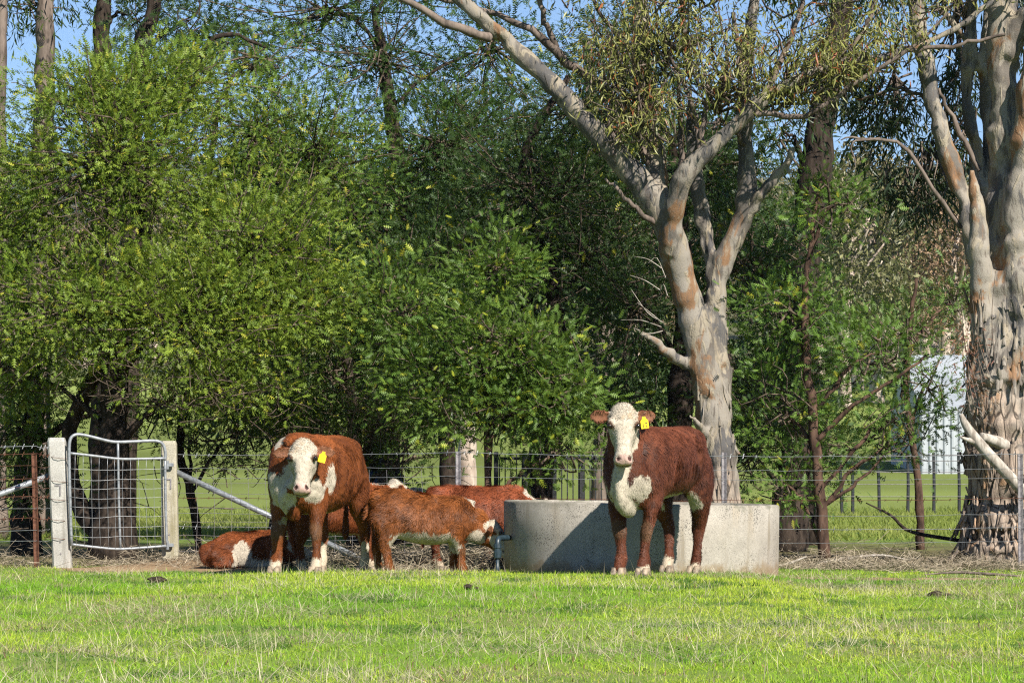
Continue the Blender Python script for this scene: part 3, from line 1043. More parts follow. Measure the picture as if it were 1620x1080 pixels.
gum_main()


def gum_right():
    Y = 28.4
    bx = X(1592, Y)
    t = Tree('gum_tree', 'massive old gum tree with rough peeling base at right edge', 'tree', (bx, Y, G(bx, Y)), 32)

    def L(pts, to='trunk', seg=16, n=26, wob=0.008):
        w = [P(a, b, Y + d) for a, b, _, d in pts]
        return t.limb(w, [sx(k, Y) / 2 for _, _, k, _ in pts], seg, n, to, wob)
    L([(1596, 900, 170, 0), (1596, 820, 142, 0), (1596, 700, 128, 0), (1592, 600, 122, 0), (1590, 500, 96, 0), (1590, 430, 80, 0)], n=34)
    L([(1585, 560, 66, 0.0), (1582, 430, 62, 0.05), (1588, 300, 56, 0.1), (1592, 180, 52, 0.1), (1586, 60, 50, 0.1), (1590, -60, 44, 0.1), (1600, -200, 26, 0.1)], n=34)
    L([(1625, 620, 70, -0.1), (1618, 500, 62, -0.2), (1612, 380, 56, -0.2), (1622, 250, 50, -0.2), (1640, 100, 46, -0.2), (1660, -60, 40, -0.2)], n=34)
    L([(1585, 130, 40, 0.1), (1602, 60, 38, 0.0), (1640, 10, 34, -0.1)], n=14)
    L([(1565, 560, 44, -0.1), (1554, 480, 40, -0.15), (1549, 400, 32, -0.2), (1545, 320, 24, -0.2), (1537, 268, 11, -0.2)], n=22, wob=0.012)      # broken stub
    L([(1562, 470, 34, 0.2), (1540, 390, 33, 0.2), (1524, 320, 31, 0.2), (1500, 245, 30, 0.2), (1478, 175, 28, 0.2), (1462, 90, 27, 0.2), (1448, 0, 25, 0.2), (1430, -120, 18, 0.2)], n=34)
    L([(1566, 420, 26, 0.5), (1545, 270, 24, 0.5), (1530, 130, 21, 0.5), (1538, 20, 18, 0.5), (1530, -80, 14, 0.5)], n=24)
    L([(1575, 400, 24, 0.6), (1562, 200, 22, 0.6), (1560, 60, 20, 0.6), (1570, -60, 15, 0.6)], n=24)
    L([(1556, 130, 15, 0.6), (1540, 80, 13, 0.5), (1510, 40, 11, 0.4), (1480, 5, 9, 0.4)], n=14)
    for p in [[(1550, 270, 9, 0.2), (1510, 190, 8, 0.2), (1485, 140, 6, 0.2)], [(1520, 360, 8, 0), (1480, 305, 7, -0.2), (1430, 230, 6, -0.3), (1360, 218, 4, -0.3), (1330, 222, 2, -0.3)],
              [(1400, 222, 4, -0.3), (1352, 225, 3, -0.3), (1353, 265, 2, -0.3)], [(1475, 160, 8, 0.3), (1420, 140, 6, 0.5), (1360, 160, 4, 0.6)]]:
        L(p, 'branch', 6, 12, 0.01)
    # hanging sprays, their shade put into the dark leaf colour
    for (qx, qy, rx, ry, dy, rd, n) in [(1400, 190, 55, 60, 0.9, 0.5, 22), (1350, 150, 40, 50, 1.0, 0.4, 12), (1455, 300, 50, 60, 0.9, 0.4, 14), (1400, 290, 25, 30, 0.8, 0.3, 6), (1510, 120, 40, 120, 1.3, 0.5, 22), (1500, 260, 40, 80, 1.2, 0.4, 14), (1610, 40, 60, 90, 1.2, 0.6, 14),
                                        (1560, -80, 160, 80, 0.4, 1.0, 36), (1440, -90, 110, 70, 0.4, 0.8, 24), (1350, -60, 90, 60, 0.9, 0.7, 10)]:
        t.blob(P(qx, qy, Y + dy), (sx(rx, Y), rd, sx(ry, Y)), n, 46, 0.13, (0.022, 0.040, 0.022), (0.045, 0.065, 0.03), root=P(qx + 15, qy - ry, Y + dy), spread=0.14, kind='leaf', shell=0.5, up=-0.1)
    # reddish suckers on the trunk
    for k in range(9):
        a = P(1535 + 6 * k * 0.8, 650 - 10 * k, Y - 0.35)
        b = a + Vector((RNG.uniform(-0.22, 0.0), -0.1, RNG.uniform(0.5, 0.95)))
        t.limb([a, (a + b) / 2 + Vector((-0.03, 0, 0)), b], [0.005, 0.004, 0.002], 4, 8, 'branch')
    t.blob(P(1528, 580, Y - 0.5), (0.16, 0.2, 0.42), 16, 16, 0.06, (0.16, 0.055, 0.04), (0.28, 0.14, 0.08), spread=0.08, kind='leaf', twig=False)
    t.blob(P(1545, 640, Y - 0.5), (0.14, 0.2, 0.25), 10, 14, 0.06, (0.10, 0.09, 0.08), (0.22, 0.20, 0.17), spread=0.08, kind='leaf', twig=False)
    o = t.finish(M['gumleaf'], M['gum2'], M['greybark'], 0.025, bark_disp(2.05, 0.06, 0.028))
    # dead forked bough leaning from the trunk
    m = MB()
    m.tube([P(a, b, Y - d) for a, b, d in [(1640, 800, 0.5), (1605, 762, 0.6), (1575, 730, 0.65), (1548, 700, 0.65), (1528, 672, 0.65), (1520, 655, 0.65)]], [0.05, 0.055, 0.055, 0.055, 0.04, 0.02], 10, 24)
    m.tube([P(a, b, Y - d) for a, b, d in [(1548, 700, 0.65), (1530, 695, 0.68), (1518, 690, 0.7)]], [0.04, 0.02, 0.006], 8, 8)
    m.tube([P(a, b, Y - d) for a, b, d in [(1610, 715, 0.2), (1580, 700, 0.4), (1552, 690, 0.55)]], [0.07, 0.06, 0.04], 10, 12)
    w = m.build('dead_bough', M['deadwood'], o, True)
    w.matrix_parent_inverse = Matrix.Translation(o.location).inverted()
    rng = np.random.default_rng(15)
    bark_strips(o, 'bark_plates', 300, 0.02, 2.5, (0.15, 0.55), (0.010, 0.03), 0.045, M['gum2'], rng)


gum_right()


def back_gum(label, px, Y, pts, w, blobs, seed, mat='shadebark', colA=DG_A, colB=DG_B, group=None):
    bx = X(px, Y)
    t = Tree('gum_tree', label, 'tree', (bx, Y, G(bx, Y)), seed, group)
    pp = [P(a, b, Y) for a, b in pts]
    pp[0] = Vector((bx, Y, G(bx, Y) - 0.05))
    t.limb(pp, [sx(k, Y) / 2 for k in w], 12, 30, wob=0.015)
    for (qx, qy, rx, ry, dy, rd, n, kind) in blobs:
        c = P(qx, qy, Y + dy)
        a = np.array(tuple(min(pp, key=lambda v: (v - c - Vector((0, 0, -0.8))).length)))
        t.limb([a, (a + np.array(c)) / 2 + np.array([0, 0, 0.2]), c], [0.04, 0.03, 0.012], 6, 12, wob=0.02)
        t.blob(c, (sx(rx, Y), rd, sx(ry, Y)), n, 42, 0.15, colA, colB, root=c, spread=0.22, kind=kind, shell=0.5, up=0.05, pairs=5)
    return t.finish(M['gumleaf'], M[mat], M['twig'])


back_gum('dark rough-barked gum leaning behind the crown of the forked gum', 1262, 36, [(1262, 830), (1270, 640), (1265, 480), (1285, 300), (1310, 130), (1335, 0), (1350, -150)], [70, 58, 52, 50, 44, 34, 16],
         [(1310, 110, 90, 70, 0.3, 0.9, 16, 'leaf'), (1240, 210, 60, 60, 0, 0.8, 10, 'leaf'), (1400, -20, 110, 80, 0.3, 1.2, 26, 'leaf'), (1260, -60, 110, 80, 0.2, 1.0, 26, 'leaf')], 41)
back_gum('grey gum trunk at the top left corner of the picture', 60, 40, [(60, 820), (62, 500), (70, 200), (72, 60), (78, -120)], [44, 40, 34, 30, 20],
         [(40, 0, 90, 60, 0.2, 1.0, 14, 'leaf'), (100, -90, 120, 70, 0.2, 1.2, 26, 'leaf')], 42, 'greybark')
back_gum('thin grey trunk touching the left edge of the picture', 0, 39, [(0, 820), (-2, 500), (0, 200), (5, -100)], [30, 26, 22, 12], [(-30, -60, 100, 70, 0.2, 1.0, 18, 'leaf')], 47, 'greybark')
back_gum('dark upright gum second from the top left corner', 158, 41, [(158, 820), (160, 500), (160, 200), (161, 60), (170, -140)], [36, 34, 32, 30, 20],
         [(210, 30, 100, 60, 0.3, 1.1, 12, 'wattle'), (180, -90, 130, 70, 0.2, 1.2, 24, 'leaf')], 43)
back_gum('dark gum stem leaning right above the yellow-green wattle', 200, 38, [(195, 820), (205, 400), (215, 120), (240, 20), (262, -90)], [34, 30, 26, 24, 14],
         [(290, 40, 110, 70, 0.3, 1.1, 13, 'wattle'), (350, 60, 90, 70, 0.3, 1.0, 11, 'wattle'), (260, -90, 140, 60, 0.2, 1.1, 24, 'wattle')], 44)
back_gum('pale trunked gum seen through the gap behind the calves', 738, 46, [(738, 810), (738, 700), (735, 560), (742, 430), (738, 340)], [30, 28, 26, 20, 10],
         [(740, 200, 130, 110, 0, 1.6, 30, 'leaf'), (690, 330, 110, 90, 0.5, 1.4, 22, 'leaf'), (830, 200, 130, 110, 0.5, 1.6, 24, 'leaf')], 45, 'palebark', (0.09, 0.10, 0.04), (0.16, 0.15, 0.07))
back_gum('grey trunked gum in shade behind the left cow', 612, 43, [(612, 810), (612, 700), (605, 560), (560, 430), (545, 340)], [30, 27, 26, 20, 10],
         [(480, 260, 120, 100, 0.2, 1.4, 26, 'leaf'), (600, 380, 130, 110, 0.4, 1.4, 26, 'leaf'), (430, 480, 120, 110, 0.4, 1.4, 24, 'leaf')], 46, 'palebark', (0.08, 0.09, 0.04), (0.14, 0.14, 0.06))
back_gum('tall leafy gum behind the middle wattles, mostly hidden', 950, 47, [(950, 800), (955, 500), (940, 250), (930, 60)], [34, 30, 24, 12],
         [(960, 250, 150, 130, 0.2, 1.7, 34, 'leaf'), (1060, 420, 150, 130, 0.5, 1.6, 30, 'leaf'), (900, 480, 150, 120, 0.3, 1.5, 28, 'leaf'), (1160, 260, 120, 120, 0.3, 1.5, 24, 'leaf')], 48, 'greybark', (0.05, 0.065, 0.028), (0.10, 0.11, 0.05))
for k, (px, Y, lab, bl) in enumerate([
    (440, 38.5, 'dense dark evergreen beyond the arching wattle boughs', [(440, 300, 100, 130), (400, 500, 110, 120), (520, 480, 90, 120), (430, 640, 100, 60)]),
    (585, 39.5, 'dense dark evergreen behind the left cow, deep in the trees', [(590, 420, 100, 130), (570, 600, 100, 80), (640, 300, 90, 110)]),
    (705, 38.0, 'dense dark evergreen in the shade behind the young wattle', [(700, 440, 100, 130), (760, 300, 90, 120), (680, 620, 90, 60)]),
    (845, 40.0, 'dense dark evergreen behind the trough, left of the forked gum', [(840, 420, 100, 130), (900, 300, 90, 120), (850, 600, 100, 80)]),
    (985, 38.5, 'dense dark evergreen close left of the forked gum trunk', [(990, 430, 90, 120), (960, 260, 90, 110), (1000, 620, 90, 80)]),
    (1140, 39.0, 'dense dark evergreen seen between the forked gum stems', [(1150, 380, 90, 120), (1120, 250, 90, 100), (1180, 600, 70, 90)])]):
    back_gum(lab, px, Y, [(px, 820), (px + 5, 640), (px - 4, 450), (px + 6, 260)], [30, 26, 22, 12],
             [(a, b, c, d, 0.2 * q, 1.2, 46, 'tuft') for q, (a, b, c, d) in enumerate(bl)], 80 + k, 'shadebark', (0.022, 0.045, 0.014), (0.05, 0.085, 0.02))
print('gums done')


# far woodland on the slope: three kinds, copied
def far_tree_mesh(seed, pal):
    rng = np.random.default_rng(seed)
    m = MB()
    h = 14.0
    pt = [(0, 0, -0.5), (0.3, 0, 4), (-0.3, 0.2, 8), (0.2, 0, 11)]
    m.tube(pt, [0.42, 0.34, 0.24, 0.1], 8, 14)
    for k in range(7):
        z = rng.uniform(4.5, 10)
        a = rng.uniform(0, 6.28)
        r = rng.uniform(1.5, 3.4)
        m.tube([(0, 0, z), (r * 0.5 * math.cos(a), r * 0.5 * math.sin(a), z + 1.2), (r * math.cos(a), r * math.sin(a), z + 2.6)], [0.16, 0.11, 0.04], 6, 8)
    V, F, K, n = [], [], [], 0
    ncl = 46
    for k in range(ncl):
        a = rng.uniform(0, 6.28)
        r = 3.6 * math.sqrt(rng.random())
        z = rng.uniform(5.5, 13.5) - 0.12 * r * r
        c = np.array([r * math.cos(a), r * math.sin(a), z])
        nn = 150
        base = c + rng.normal(size=(nn, 3)) * np.array([0.75, 0.75, 0.5])
        d = norm(rng.normal(size=(nn, 3)) + np.array([0, 0, -0.3]))
        nr = norm(rng.normal(size=(nn, 3)) * 0.6 + np.array([0, 0, 1]))
        col = np.array(pal[0]) * (1 - rng.random((nn, 1))) + np.array(pal[1]) * rng.random((nn, 1))
        v, f, cc = stamp(LEAF_T * np.array([1, 2.2, 1]), base, d, nr, 0.34 * (0.6 + 0.8 * rng.random(nn)), col)
        V.append(v)
        F.append(f + n)
        K.append(cc)
        n += len(v)
    return m, np.vstack(V), np.vstack(F), np.vstack(K)


protos = []
for sd, pal in ((61, ((0.12, 0.105, 0.05), (0.22, 0.185, 0.09))), (62, ((0.16, 0.10, 0.06), (0.27, 0.175, 0.11))), (63, ((0.10, 0.105, 0.045), (0.18, 0.17, 0.075)))):
    m, V, F, K = far_tree_mesh(sd, pal)
    protos.append((m, V, F, K))
rng = np.random.default_rng(77)
far_spots = []
for px, Y in [(1335, 190), (1360, 230), (1392, 205), (1425, 240), (1455, 215), (1490, 235), (1520, 200), (1345, 290), (1380, 300), (1410, 285), (1440, 310), (1475, 295), (1510, 300), (1540, 280), (1300, 260), (1250, 240),
              (1330, 380), (1370, 390), (1400, 370), (1435, 395), (1470, 380), (1505, 390), (1280, 350), (1220, 320), (1150, 260), (1080, 300), (1010, 250), (940, 290), (870, 260), (790, 300), (700, 250), (620, 290), (540, 260), (450, 300), (360, 270), (250, 300), (130, 280), (20, 300), (1600, 280), (1660, 250), (-60, 260)]:
    far_spots.append((px + rng.uniform(-6, 6), Y + rng.uniform(-8, 8), int(rng.integers(3)), rng.uniform(1.05, 1.5)))
FAR_LABEL = ['olive green gum in the wood on the far slope', 'brownish gum in the wood on the far slope', 'dull green gum in the wood on the far slope']
first = {}
for px, Y, k, s in far_spots:
    x = X(px, Y)
    o = thing('gum_tree', FAR_LABEL[k], 'tree', (x, Y, G(x, Y)), rng.uniform(0, 6.28), 'trees on the far slope: ' + ['olive', 'brown', 'green'][k])
    o.scale = (s, s, s)
    if k not in first:
        m, V, F, K = protos[k]
        first[k] = (m.build('trunk', M['palebark'], o, True).data, new_mesh('crown', V, F, M['gumleaf'], o, K).data)
    else:
        link('trunk', first[k][0], o)
        link('crown', first[k][1], o)


def far_wood():
    """the wood further up the slope, which reads as one mass"""
    rng = np.random.default_rng(99)
    V, F, K, n = [], [], [], 0
    for k in range(620):
        y = rng.uniform(420, 900)
        x = rng.uniform(-0.24, 0.24) * y
        z = G(x, y)
        h = rng.uniform(10, 17)
        nn = 60
        c = np.array([x, y, z + h * 0.62])
        base = c + rng.normal(size=(nn, 3)) * np.array([2.2, 2.2, h * 0.2])
        d = rand_dirs(rng, nn)
        nr = norm(rng.normal(size=(nn, 3)) * 0.5 + np.array([0, -0.4, 1]))
        b = rng.random()
        col = (np.array([0.10, 0.105, 0.05]) * (1 - b) + np.array([0.20, 0.15, 0.09]) * b) * (0.7 + 0.6 * rng.random((nn, 1)))
        v, f, cc = stamp(LEAF_T * np.array([1, 3, 1]), base, d, nr, 1.7 * (0.6 + 0.8 * rng.random(nn)), col)
        V.append(v)
        F.append(f + n)
        K.append(cc)
        n += len(v)
    o = new_mesh('distant_wood', np.vstack(V), np.vstack(F), M['gumleaf'], None, np.vstack(K))
    tag(o, 'olive and brown distant wood covering the far hillside', 'wood', kind='stuff')


far_wood()

# ------------------------------------------------------------------ shed, far fences, small far things
def shed():
    Y = 102.0
    x0, x1 = X(1456, Y), X(1680, Y)
    zb = G(X(1500, Y), Y) - 0.05
    ht = 2.35
    white = plain_mat('shed_sheeting', (0.29, 0.315, 0.335), (0.38, 0.405, 0.425), 0.6, 0.5, 0.0, 0.0, 0.4)
    o = thing('shed', 'distant white corrugated steel shed beside the old gum trunk', 'shed', (x0, Y, zb))
    n = 19
    w = (x1 - x0) / n
    me = None
    for k in range(n):
        if me is None:
            m = MB()
            prof = [(0, 0), (0.05, -0.05), (0.12, -0.05), (0.17, 0), (w - 0.004, 0)]
            V = [(a, b, z) for z in (0, ht) for a, b in prof]
            m.add(V, [(q, q + 1, q + 6, q + 5) for q in range(4)])
            p = m.build('wall_sheet', white, o)
            me = p.data
        else:
            p = link('wall_sheet', me, o)
        p.location = (k * w, 0, 0)
    m = MB()
    m.add([(0, 0.01, 0), (0, 8, 0), (0, 8, ht), (0, 4, ht + 1.9), (0, 0.01, ht)], [(0, 4, 3, 2, 1)])
    m.add([(x1 - x0, 0.01, 0), (x1 - x0, 8, 0), (x1 - x0, 8, ht), (x1 - x0, 4, ht + 1.9), (x1 - x0, 0.01, ht)], [(0, 1, 2, 3, 4)])
    m.box(((x1 - x0) / 2, 8, ht / 2), (x1 - x0, 0.05, ht))
    m.build('end_wall', white, o)
    m = MB()
    e = 0.04
    m.add([(-e, -e, ht - 0.06), (x1 - x0 + e, -e, ht - 0.06), (x1 - x0 + e, 4, ht + 1.96), (-e, 4, ht + 1.96), (x1 - x0 + e, 8.3, ht - 0.06), (-e, 8.3, ht - 0.06),
           (-e, -e, ht - 0.02), (x1 - x0 + e, -e, ht - 0.02), (x1 - x0 + e, 4, ht + 2.0), (-e, 4, ht + 2.0), (x1 - x0 + e, 8.3, ht - 0.02), (-e, 8.3, ht - 0.02)],
          [(0, 3, 2, 1), (3, 5, 4, 2), (6, 7, 8, 9), (9, 8, 10, 11), (0, 1, 7, 6), (5, 11, 10, 4)])
    m.build('roof', plain_mat('shed_roof', (0.30, 0.325, 0.345), (0.38, 0.405, 0.425), 0.8, 0.45, 0.2, 0.0), o)


shed()


def far_fence():
    Y = 60.0
    o = thing('post_and_wire_fence', 'distant paddock fence of thin dark posts in front of the shed', 'fence', (X(1330, Y), Y, G(X(1330, Y), Y)))
    x0, z0 = o.location.x, o.location.z
    me = None
    xs = [X(q, Y) for q in (1240, 1290, 1331, 1348, 1390, 1435, 1476, 1516, 1560, 1610, 1660)]
    for k, x in enumerate(xs):
        if me is None:
            m = MB()
            m.tube([(0, 0, -0.1), (0.01, 0, 0.6), (0, 0, 1.25)], [0.036, 0.033, 0.03], 7)
            p = m.build('post', M['black'], o)
            me = p.data
        else:
            p = link('post', me, o)
        p.location = (x - x0, 0, G(x, Y) - z0)
        p.rotation_euler = (0, RNG.normal() * 0.02, 0)
    for z in (0.35, 0.6, 0.85, 1.08, 1.2):
        m = MB()
        m.tube([(x - x0, -0.06, z) for x in (xs[0], xs[5], xs[-1])], 0.007, 4)
        m.build('wire', M['steel'], o)


far_fence()


def black_fence():
    Y = 44.0
    x0, x1 = X(785, Y), X(965, Y)
    z0 = G((x0 + x1) / 2, Y)
    o = thing('bar_fence', 'black vertical bar fence seen beyond the trough and calves', 'fence', (x0, Y, z0))
    for k in range(5):
        m = MB()
        m.box((0, 0, 0.58), (0.07, 0.07, 1.2), None, 0.008)
        p = m.build('post', M['black'], o)
        p.location = ((x1 - x0) * k / 4, 0, 0)
    for z in (0.14, 1.08):
        m = MB()
        m.box(((x1 - x0) / 2, 0.045, z), (x1 - x0, 0.03, 0.045))
        m.build('rail', M['black'], o)
    m = MB()
    n = int((x1 - x0) / 0.085)
    for k in range(n):
        m.box((0.05 + k * 0.085, 0.0, 0.62), (0.018, 0.018, 1.04))
    b = m.build('bars', M['black'], o)
    tag(b, kind='stuff')


black_fence()
m = MB()
Yb = 38.0
for k, (z, r) in enumerate([(0, 0.27), (0.3, 0.28), (0.32, 0.295), (0.35, 0.28), (0.6, 0.28), (0.62, 0.295), (0.65, 0.28), (0.86, 0.28), (0.9, 0.24)]):
    pass
prof = [(0, 0.27), (0.3, 0.28), (0.32, 0.295), (0.35, 0.28), (0.6, 0.28), (0.62, 0.295), (0.65, 0.28), (0.86, 0.28), (0.9, 0.24)]
m.add(*tube_arr([(0, 0, z) for z, r in prof], [r for z, r in prof], 24))
drum = m.build('plastic_drum', M['navy'], None, True)
drum.location = (X(604, Yb), Yb, G(X(604, Yb), Yb) - 0.02)
tag(drum, 'dark blue drum standing among the trees behind the left cow', 'drum')


def boulder(x, y, s, label, seed):
    bm_rng = np.random.default_rng(seed)
    nu, nv = 18, 10
    V, F = [], []
    for i in range(nv + 1):
        th = math.pi * i / nv
        for j in range(nu):
            ph = 2 * math.pi * j / nu
            V.append((math.sin(th) * math.cos(ph), math.sin(th) * math.sin(ph), math.cos(th)))
    V = np.array(V)
    V *= (0.75 + 0.5 * fbm(V + seed, 1.6, seed, 3))[:, None]
    V *= np.array(s)
    for i in range(nv):
        for j in range(nu):
            F.append((i * nu + j, (i + 1) * nu + j, (i + 1) * nu + (j + 1) % nu, i * nu + (j + 1) % nu))
    o = new_mesh('boulder', V, np.array(F), M['rock'], None, None, True, (x, y, G(x, y) + s[2] * 0.35))
    tag(o, label, 'rock')


boulder(X(662, 37), 37, (0.30, 0.28, 0.52), 'grey boulder showing between the two calves behind the fence', 3)

# ------------------------------------------------------------------ fence, gate, struts
def wire_path(x0, y0, z0, x1, y1, z1, n=12, sag=0.012, rng=RNG):
    t = np.linspace(0, 1, n)
    p = np.stack([x0 + (x1 - x0) * t, y0 + (y1 - y0) * t, z0 + (z1 - z0) * t - sag * 4 * t * (1 - t) + rng.normal(size=n) * 0.003 * (t > 0) * (t < 1)], -1)
    return p


def add_barbs(m, path, step=0.13, r=0.0022):
    d = np.linalg.norm(np.diff(path, axis=0), axis=1)
    s = np.concatenate([[0], np.cumsum(d)])
    for q in np.arange(step / 2, s[-1], step):
        c = np.array([np.interp(q, s, path[:, k]) for k in range(3)])
        for a in (0.6, 2.2):
            v = np.array([0.35, math.cos(a + q) * 0.9, math.sin(a + q * 7) * 0.9 + 0.3]) * 0.02
            m.tube([c - v, c + v], r, 3)


def picket(o, x, y, h, mat, name='star_picket', lean=0.0):
    """Y-shaped steel post with its foot in the ground"""
    m = MB()
    for a in (math.pi / 2, math.pi / 2 + 2.094, math.pi / 2 - 2.094):
        R = Matrix.Rotation(a, 3, 'Z')
        m.box(R @ Vector((0.014, 0, h / 2 - 0.05)), (0.028, 0.007, h + 0.1), R)
    p = m.build(name, mat, o)
    p.location = Vector((x, y, G(x, y))) - o.location
    p.rotation_euler = (0, lean, 0)
    return p


YF = 27.5
RPX, LPX = (X(269, 27.8), 27.8), (X(95, 27.4), 27.4)


def right_fence():
    x0 = RPX[0] + 0.08
    o = thing('wire_fence', 'long wire fence with steel pickets running behind the trough', 'fence', (x0, YF, 0.0))
    L0 = np.array(o.location)
    xs = [x0, X(725, 27.5), X(1145, 27.4), X(1613, 27.3), X(1613, 27.3) + 3.0]
    ys = [27.8, 27.5, 27.4, 27.3, 27.3]
    for k in (1, 2, 3, 4):
        picket(o, xs[k], ys[k], 1.07, M['steel'])
    specs = [(1.045, 'w', 0.0026), (0.915, 'w', 0.0018), (0.825, 'w', 0.0018), (0.635, 'b', 0.0024), (0.49, 'w', 0.002), (0.365, 'b2', 0.0024), (0.24, 'w', 0.0018)]
    for z, kind, r in specs:
        m = MB()
        rust = kind == 'b'
        for k in range(4):
            za, zb = z + 0.02 * math.sin(k * 2.1), z + 0.02 * math.sin(k * 2.1 + 2.1)
            p = wire_path(xs[k], ys[k] - 0.03, za + 0.02, xs[k + 1], ys[k + 1] - 0.03, zb + 0.02, 16, 0.014) - L0
            m.tube(p, r * 1.0, 4)
            if kind != 'w' or z > 1:
                add_barbs(m, p, 0.12)
        m.build('barbed_wire' if kind != 'w' or z > 1 else 'wire', M['rust'] if rust else M['wire'], o)
    # stock netting on the first span
    for k in range(14):
        x = x0 + 0.18 + k * 0.165
        t = (x - xs[0]) / (xs[1] - xs[0])
        y = ys[0] + (ys[1] - ys[0]) * t - 0.03
        m = MB()
        m.tube(np.array([(x, y, 0.12), (x + 0.012, y, 0.5), (x - 0.004, y, 0.92)]) - L0, 0.0017, 4)
        m.build('netting_wire', M['steel'], o)
    for z in (0.15, 0.3, 0.43, 0.56, 0.70, 0.80):
        m = MB()
        m.tube(wire_path(x0, ys[0] - 0.025, z, x0 + 2.4, ys[0] - 0.2, z, 12, 0.01) - L0, 0.0017, 4)
        m.build('netting_wire', M['steel'], o)


right_fence()


def left_fence():
    x1 = LPX[0] - 0.08
    o = thing('wire_fence', 'rusty barbed wire fence on the left edge of the picture', 'fence', (x1, 27.3, 0.0))
    L0 = np.array(o.location)
    xp = X(60, 27.1)
    picket(o, xp, 27.1, 1.06, M['rust'], lean=-0.03)
    picket(o, xp - 2.6, 26.9, 1.06, M['rust'], lean=0.02)
    pts = [(x1, 27.35), (xp, 27.08), (xp - 2.6, 26.88)]
    for z, rust, barb in [(1.13, 0, 1), (1.07, 1, 1), (0.95, 1, 0), (0.84, 1, 1), (0.76, 1, 0), (0.67, 1, 1), (0.57, 0, 0), (0.47, 1, 1), (0.36, 0, 0), (0.27, 0, 0)]:
        m = MB()
        for k in range(2):
            p = wire_path(pts[k][0], pts[k][1], z + 0.01 * math.sin(z * 40 + k), pts[k + 1][0], pts[k + 1][1], z - 0.03 * k, 12, 0.012) - L0
            m.tube(p, 0.0032 if barb else 0.0022, 4)
            if barb:
                add_barbs(m, p, 0.085, 0.0028)
        m.build('barbed_wire' if barb else 'wire', M['rust'] if rust else M['wire'], o)
    # tie wires wound round the post
    for z in (1.05, 0.83, 0.66, 0.47, 0.3):
        m = MB()
        a = np.linspace(0, 6.28, 14)
        m.tube(np.stack([LPX[0] + 0.10 * np.cos(a), LPX[1] + 0.095 * np.sin(a), z + 0.03 * np.cos(a * 0.5)], -1) - L0, 0.0028, 4)
        m.build('tie_wire', M['rust'], o)


left_fence()


def gate_post(px_top, py_top, px_bot, py_bot, Y, w, label, mat, lichen=False):
    a, b = P(px_bot, py_bot, Y), P(px_top, py_top, Y)
    b.y = Y + 0.02
    o = thing('gate_post', label, 'post', (a.x, Y, G(a.x, Y)))
    z0 = o.location.z
    d = (b - a)
    m = MB()
    n = 10
    V, F = [], []
    hh = b.z - z0 + 0.15
    rng = np.random.default_rng(int(px_top))
    ch = 0.018
    rows = [(-0.15, 1.04), (0.0, 1.03), (0.3, 1.02), (0.6, 1.0), (0.9, 0.98), (1.0, 0.965), (1.03, 0.86)]
    zt = (b.z - z0) / 1.03
    for zz, s in rows:
        z = zz * zt
        sh = d.x / (b.z - a.z) * z
        x, y = w * 0.5 * s, w * 0.42 * s
        for (i, j) in [(-x, -y + ch), (-x + ch, -y), (x - ch, -y), (x, -y + ch), (x, y - ch), (x - ch, y), (-x + ch, y), (-x, y - ch)]:
            V.append((i + sh + rng.normal() * 0.001, j, z))
    for r in range(len(rows) - 1):
        for k in range(8):
            F.append((r * 8 + k, r * 8 + (k + 1) % 8, r * 8 + 8 + (k + 1) % 8, r * 8 + 8 + k))
    F.append(tuple(range(8 * (len(rows) - 1), 8 * len(rows))))
    m.add(V, F)
    s = m.build('shaft', mat, o)
    # moulded slot and two bolt holes in the face
    m = MB()
    zs = 0.72
    sh = d.x / (b.z - a.z) * zs
    m.box((sh + 0.02, -w * 0.42 * 1.0 - 0.002, zs), (0.012, 0.008, 0.10))
    m.box((sh - 0.005, -w * 0.42 * 1.0 - 0.002, zs + 0.045), (0.05, 0.007, 0.012))
    m.build('slot', M['steel'], o)
    for z in (0.13, 0.24):
        m = MB()
        m.tube([(d.x / (b.z - a.z) * z, -w * 0.434 - 0.004, z), (d.x / (b.z - a.z) * z, -w * 0.43 + 0.01, z)], 0.008, 8)
        m.build('bolt', M['steel'], o)
    return o


gate_post(90, 692, 99, 893, 27.4, 0.165, 'white concrete gate post left of the metal gate, leaning slightly', M['post'])
gate_post(267, 697, 270, 880, 27.8, 0.15, 'concrete gate post with yellow lichen right of the metal gate', M['lichen'])


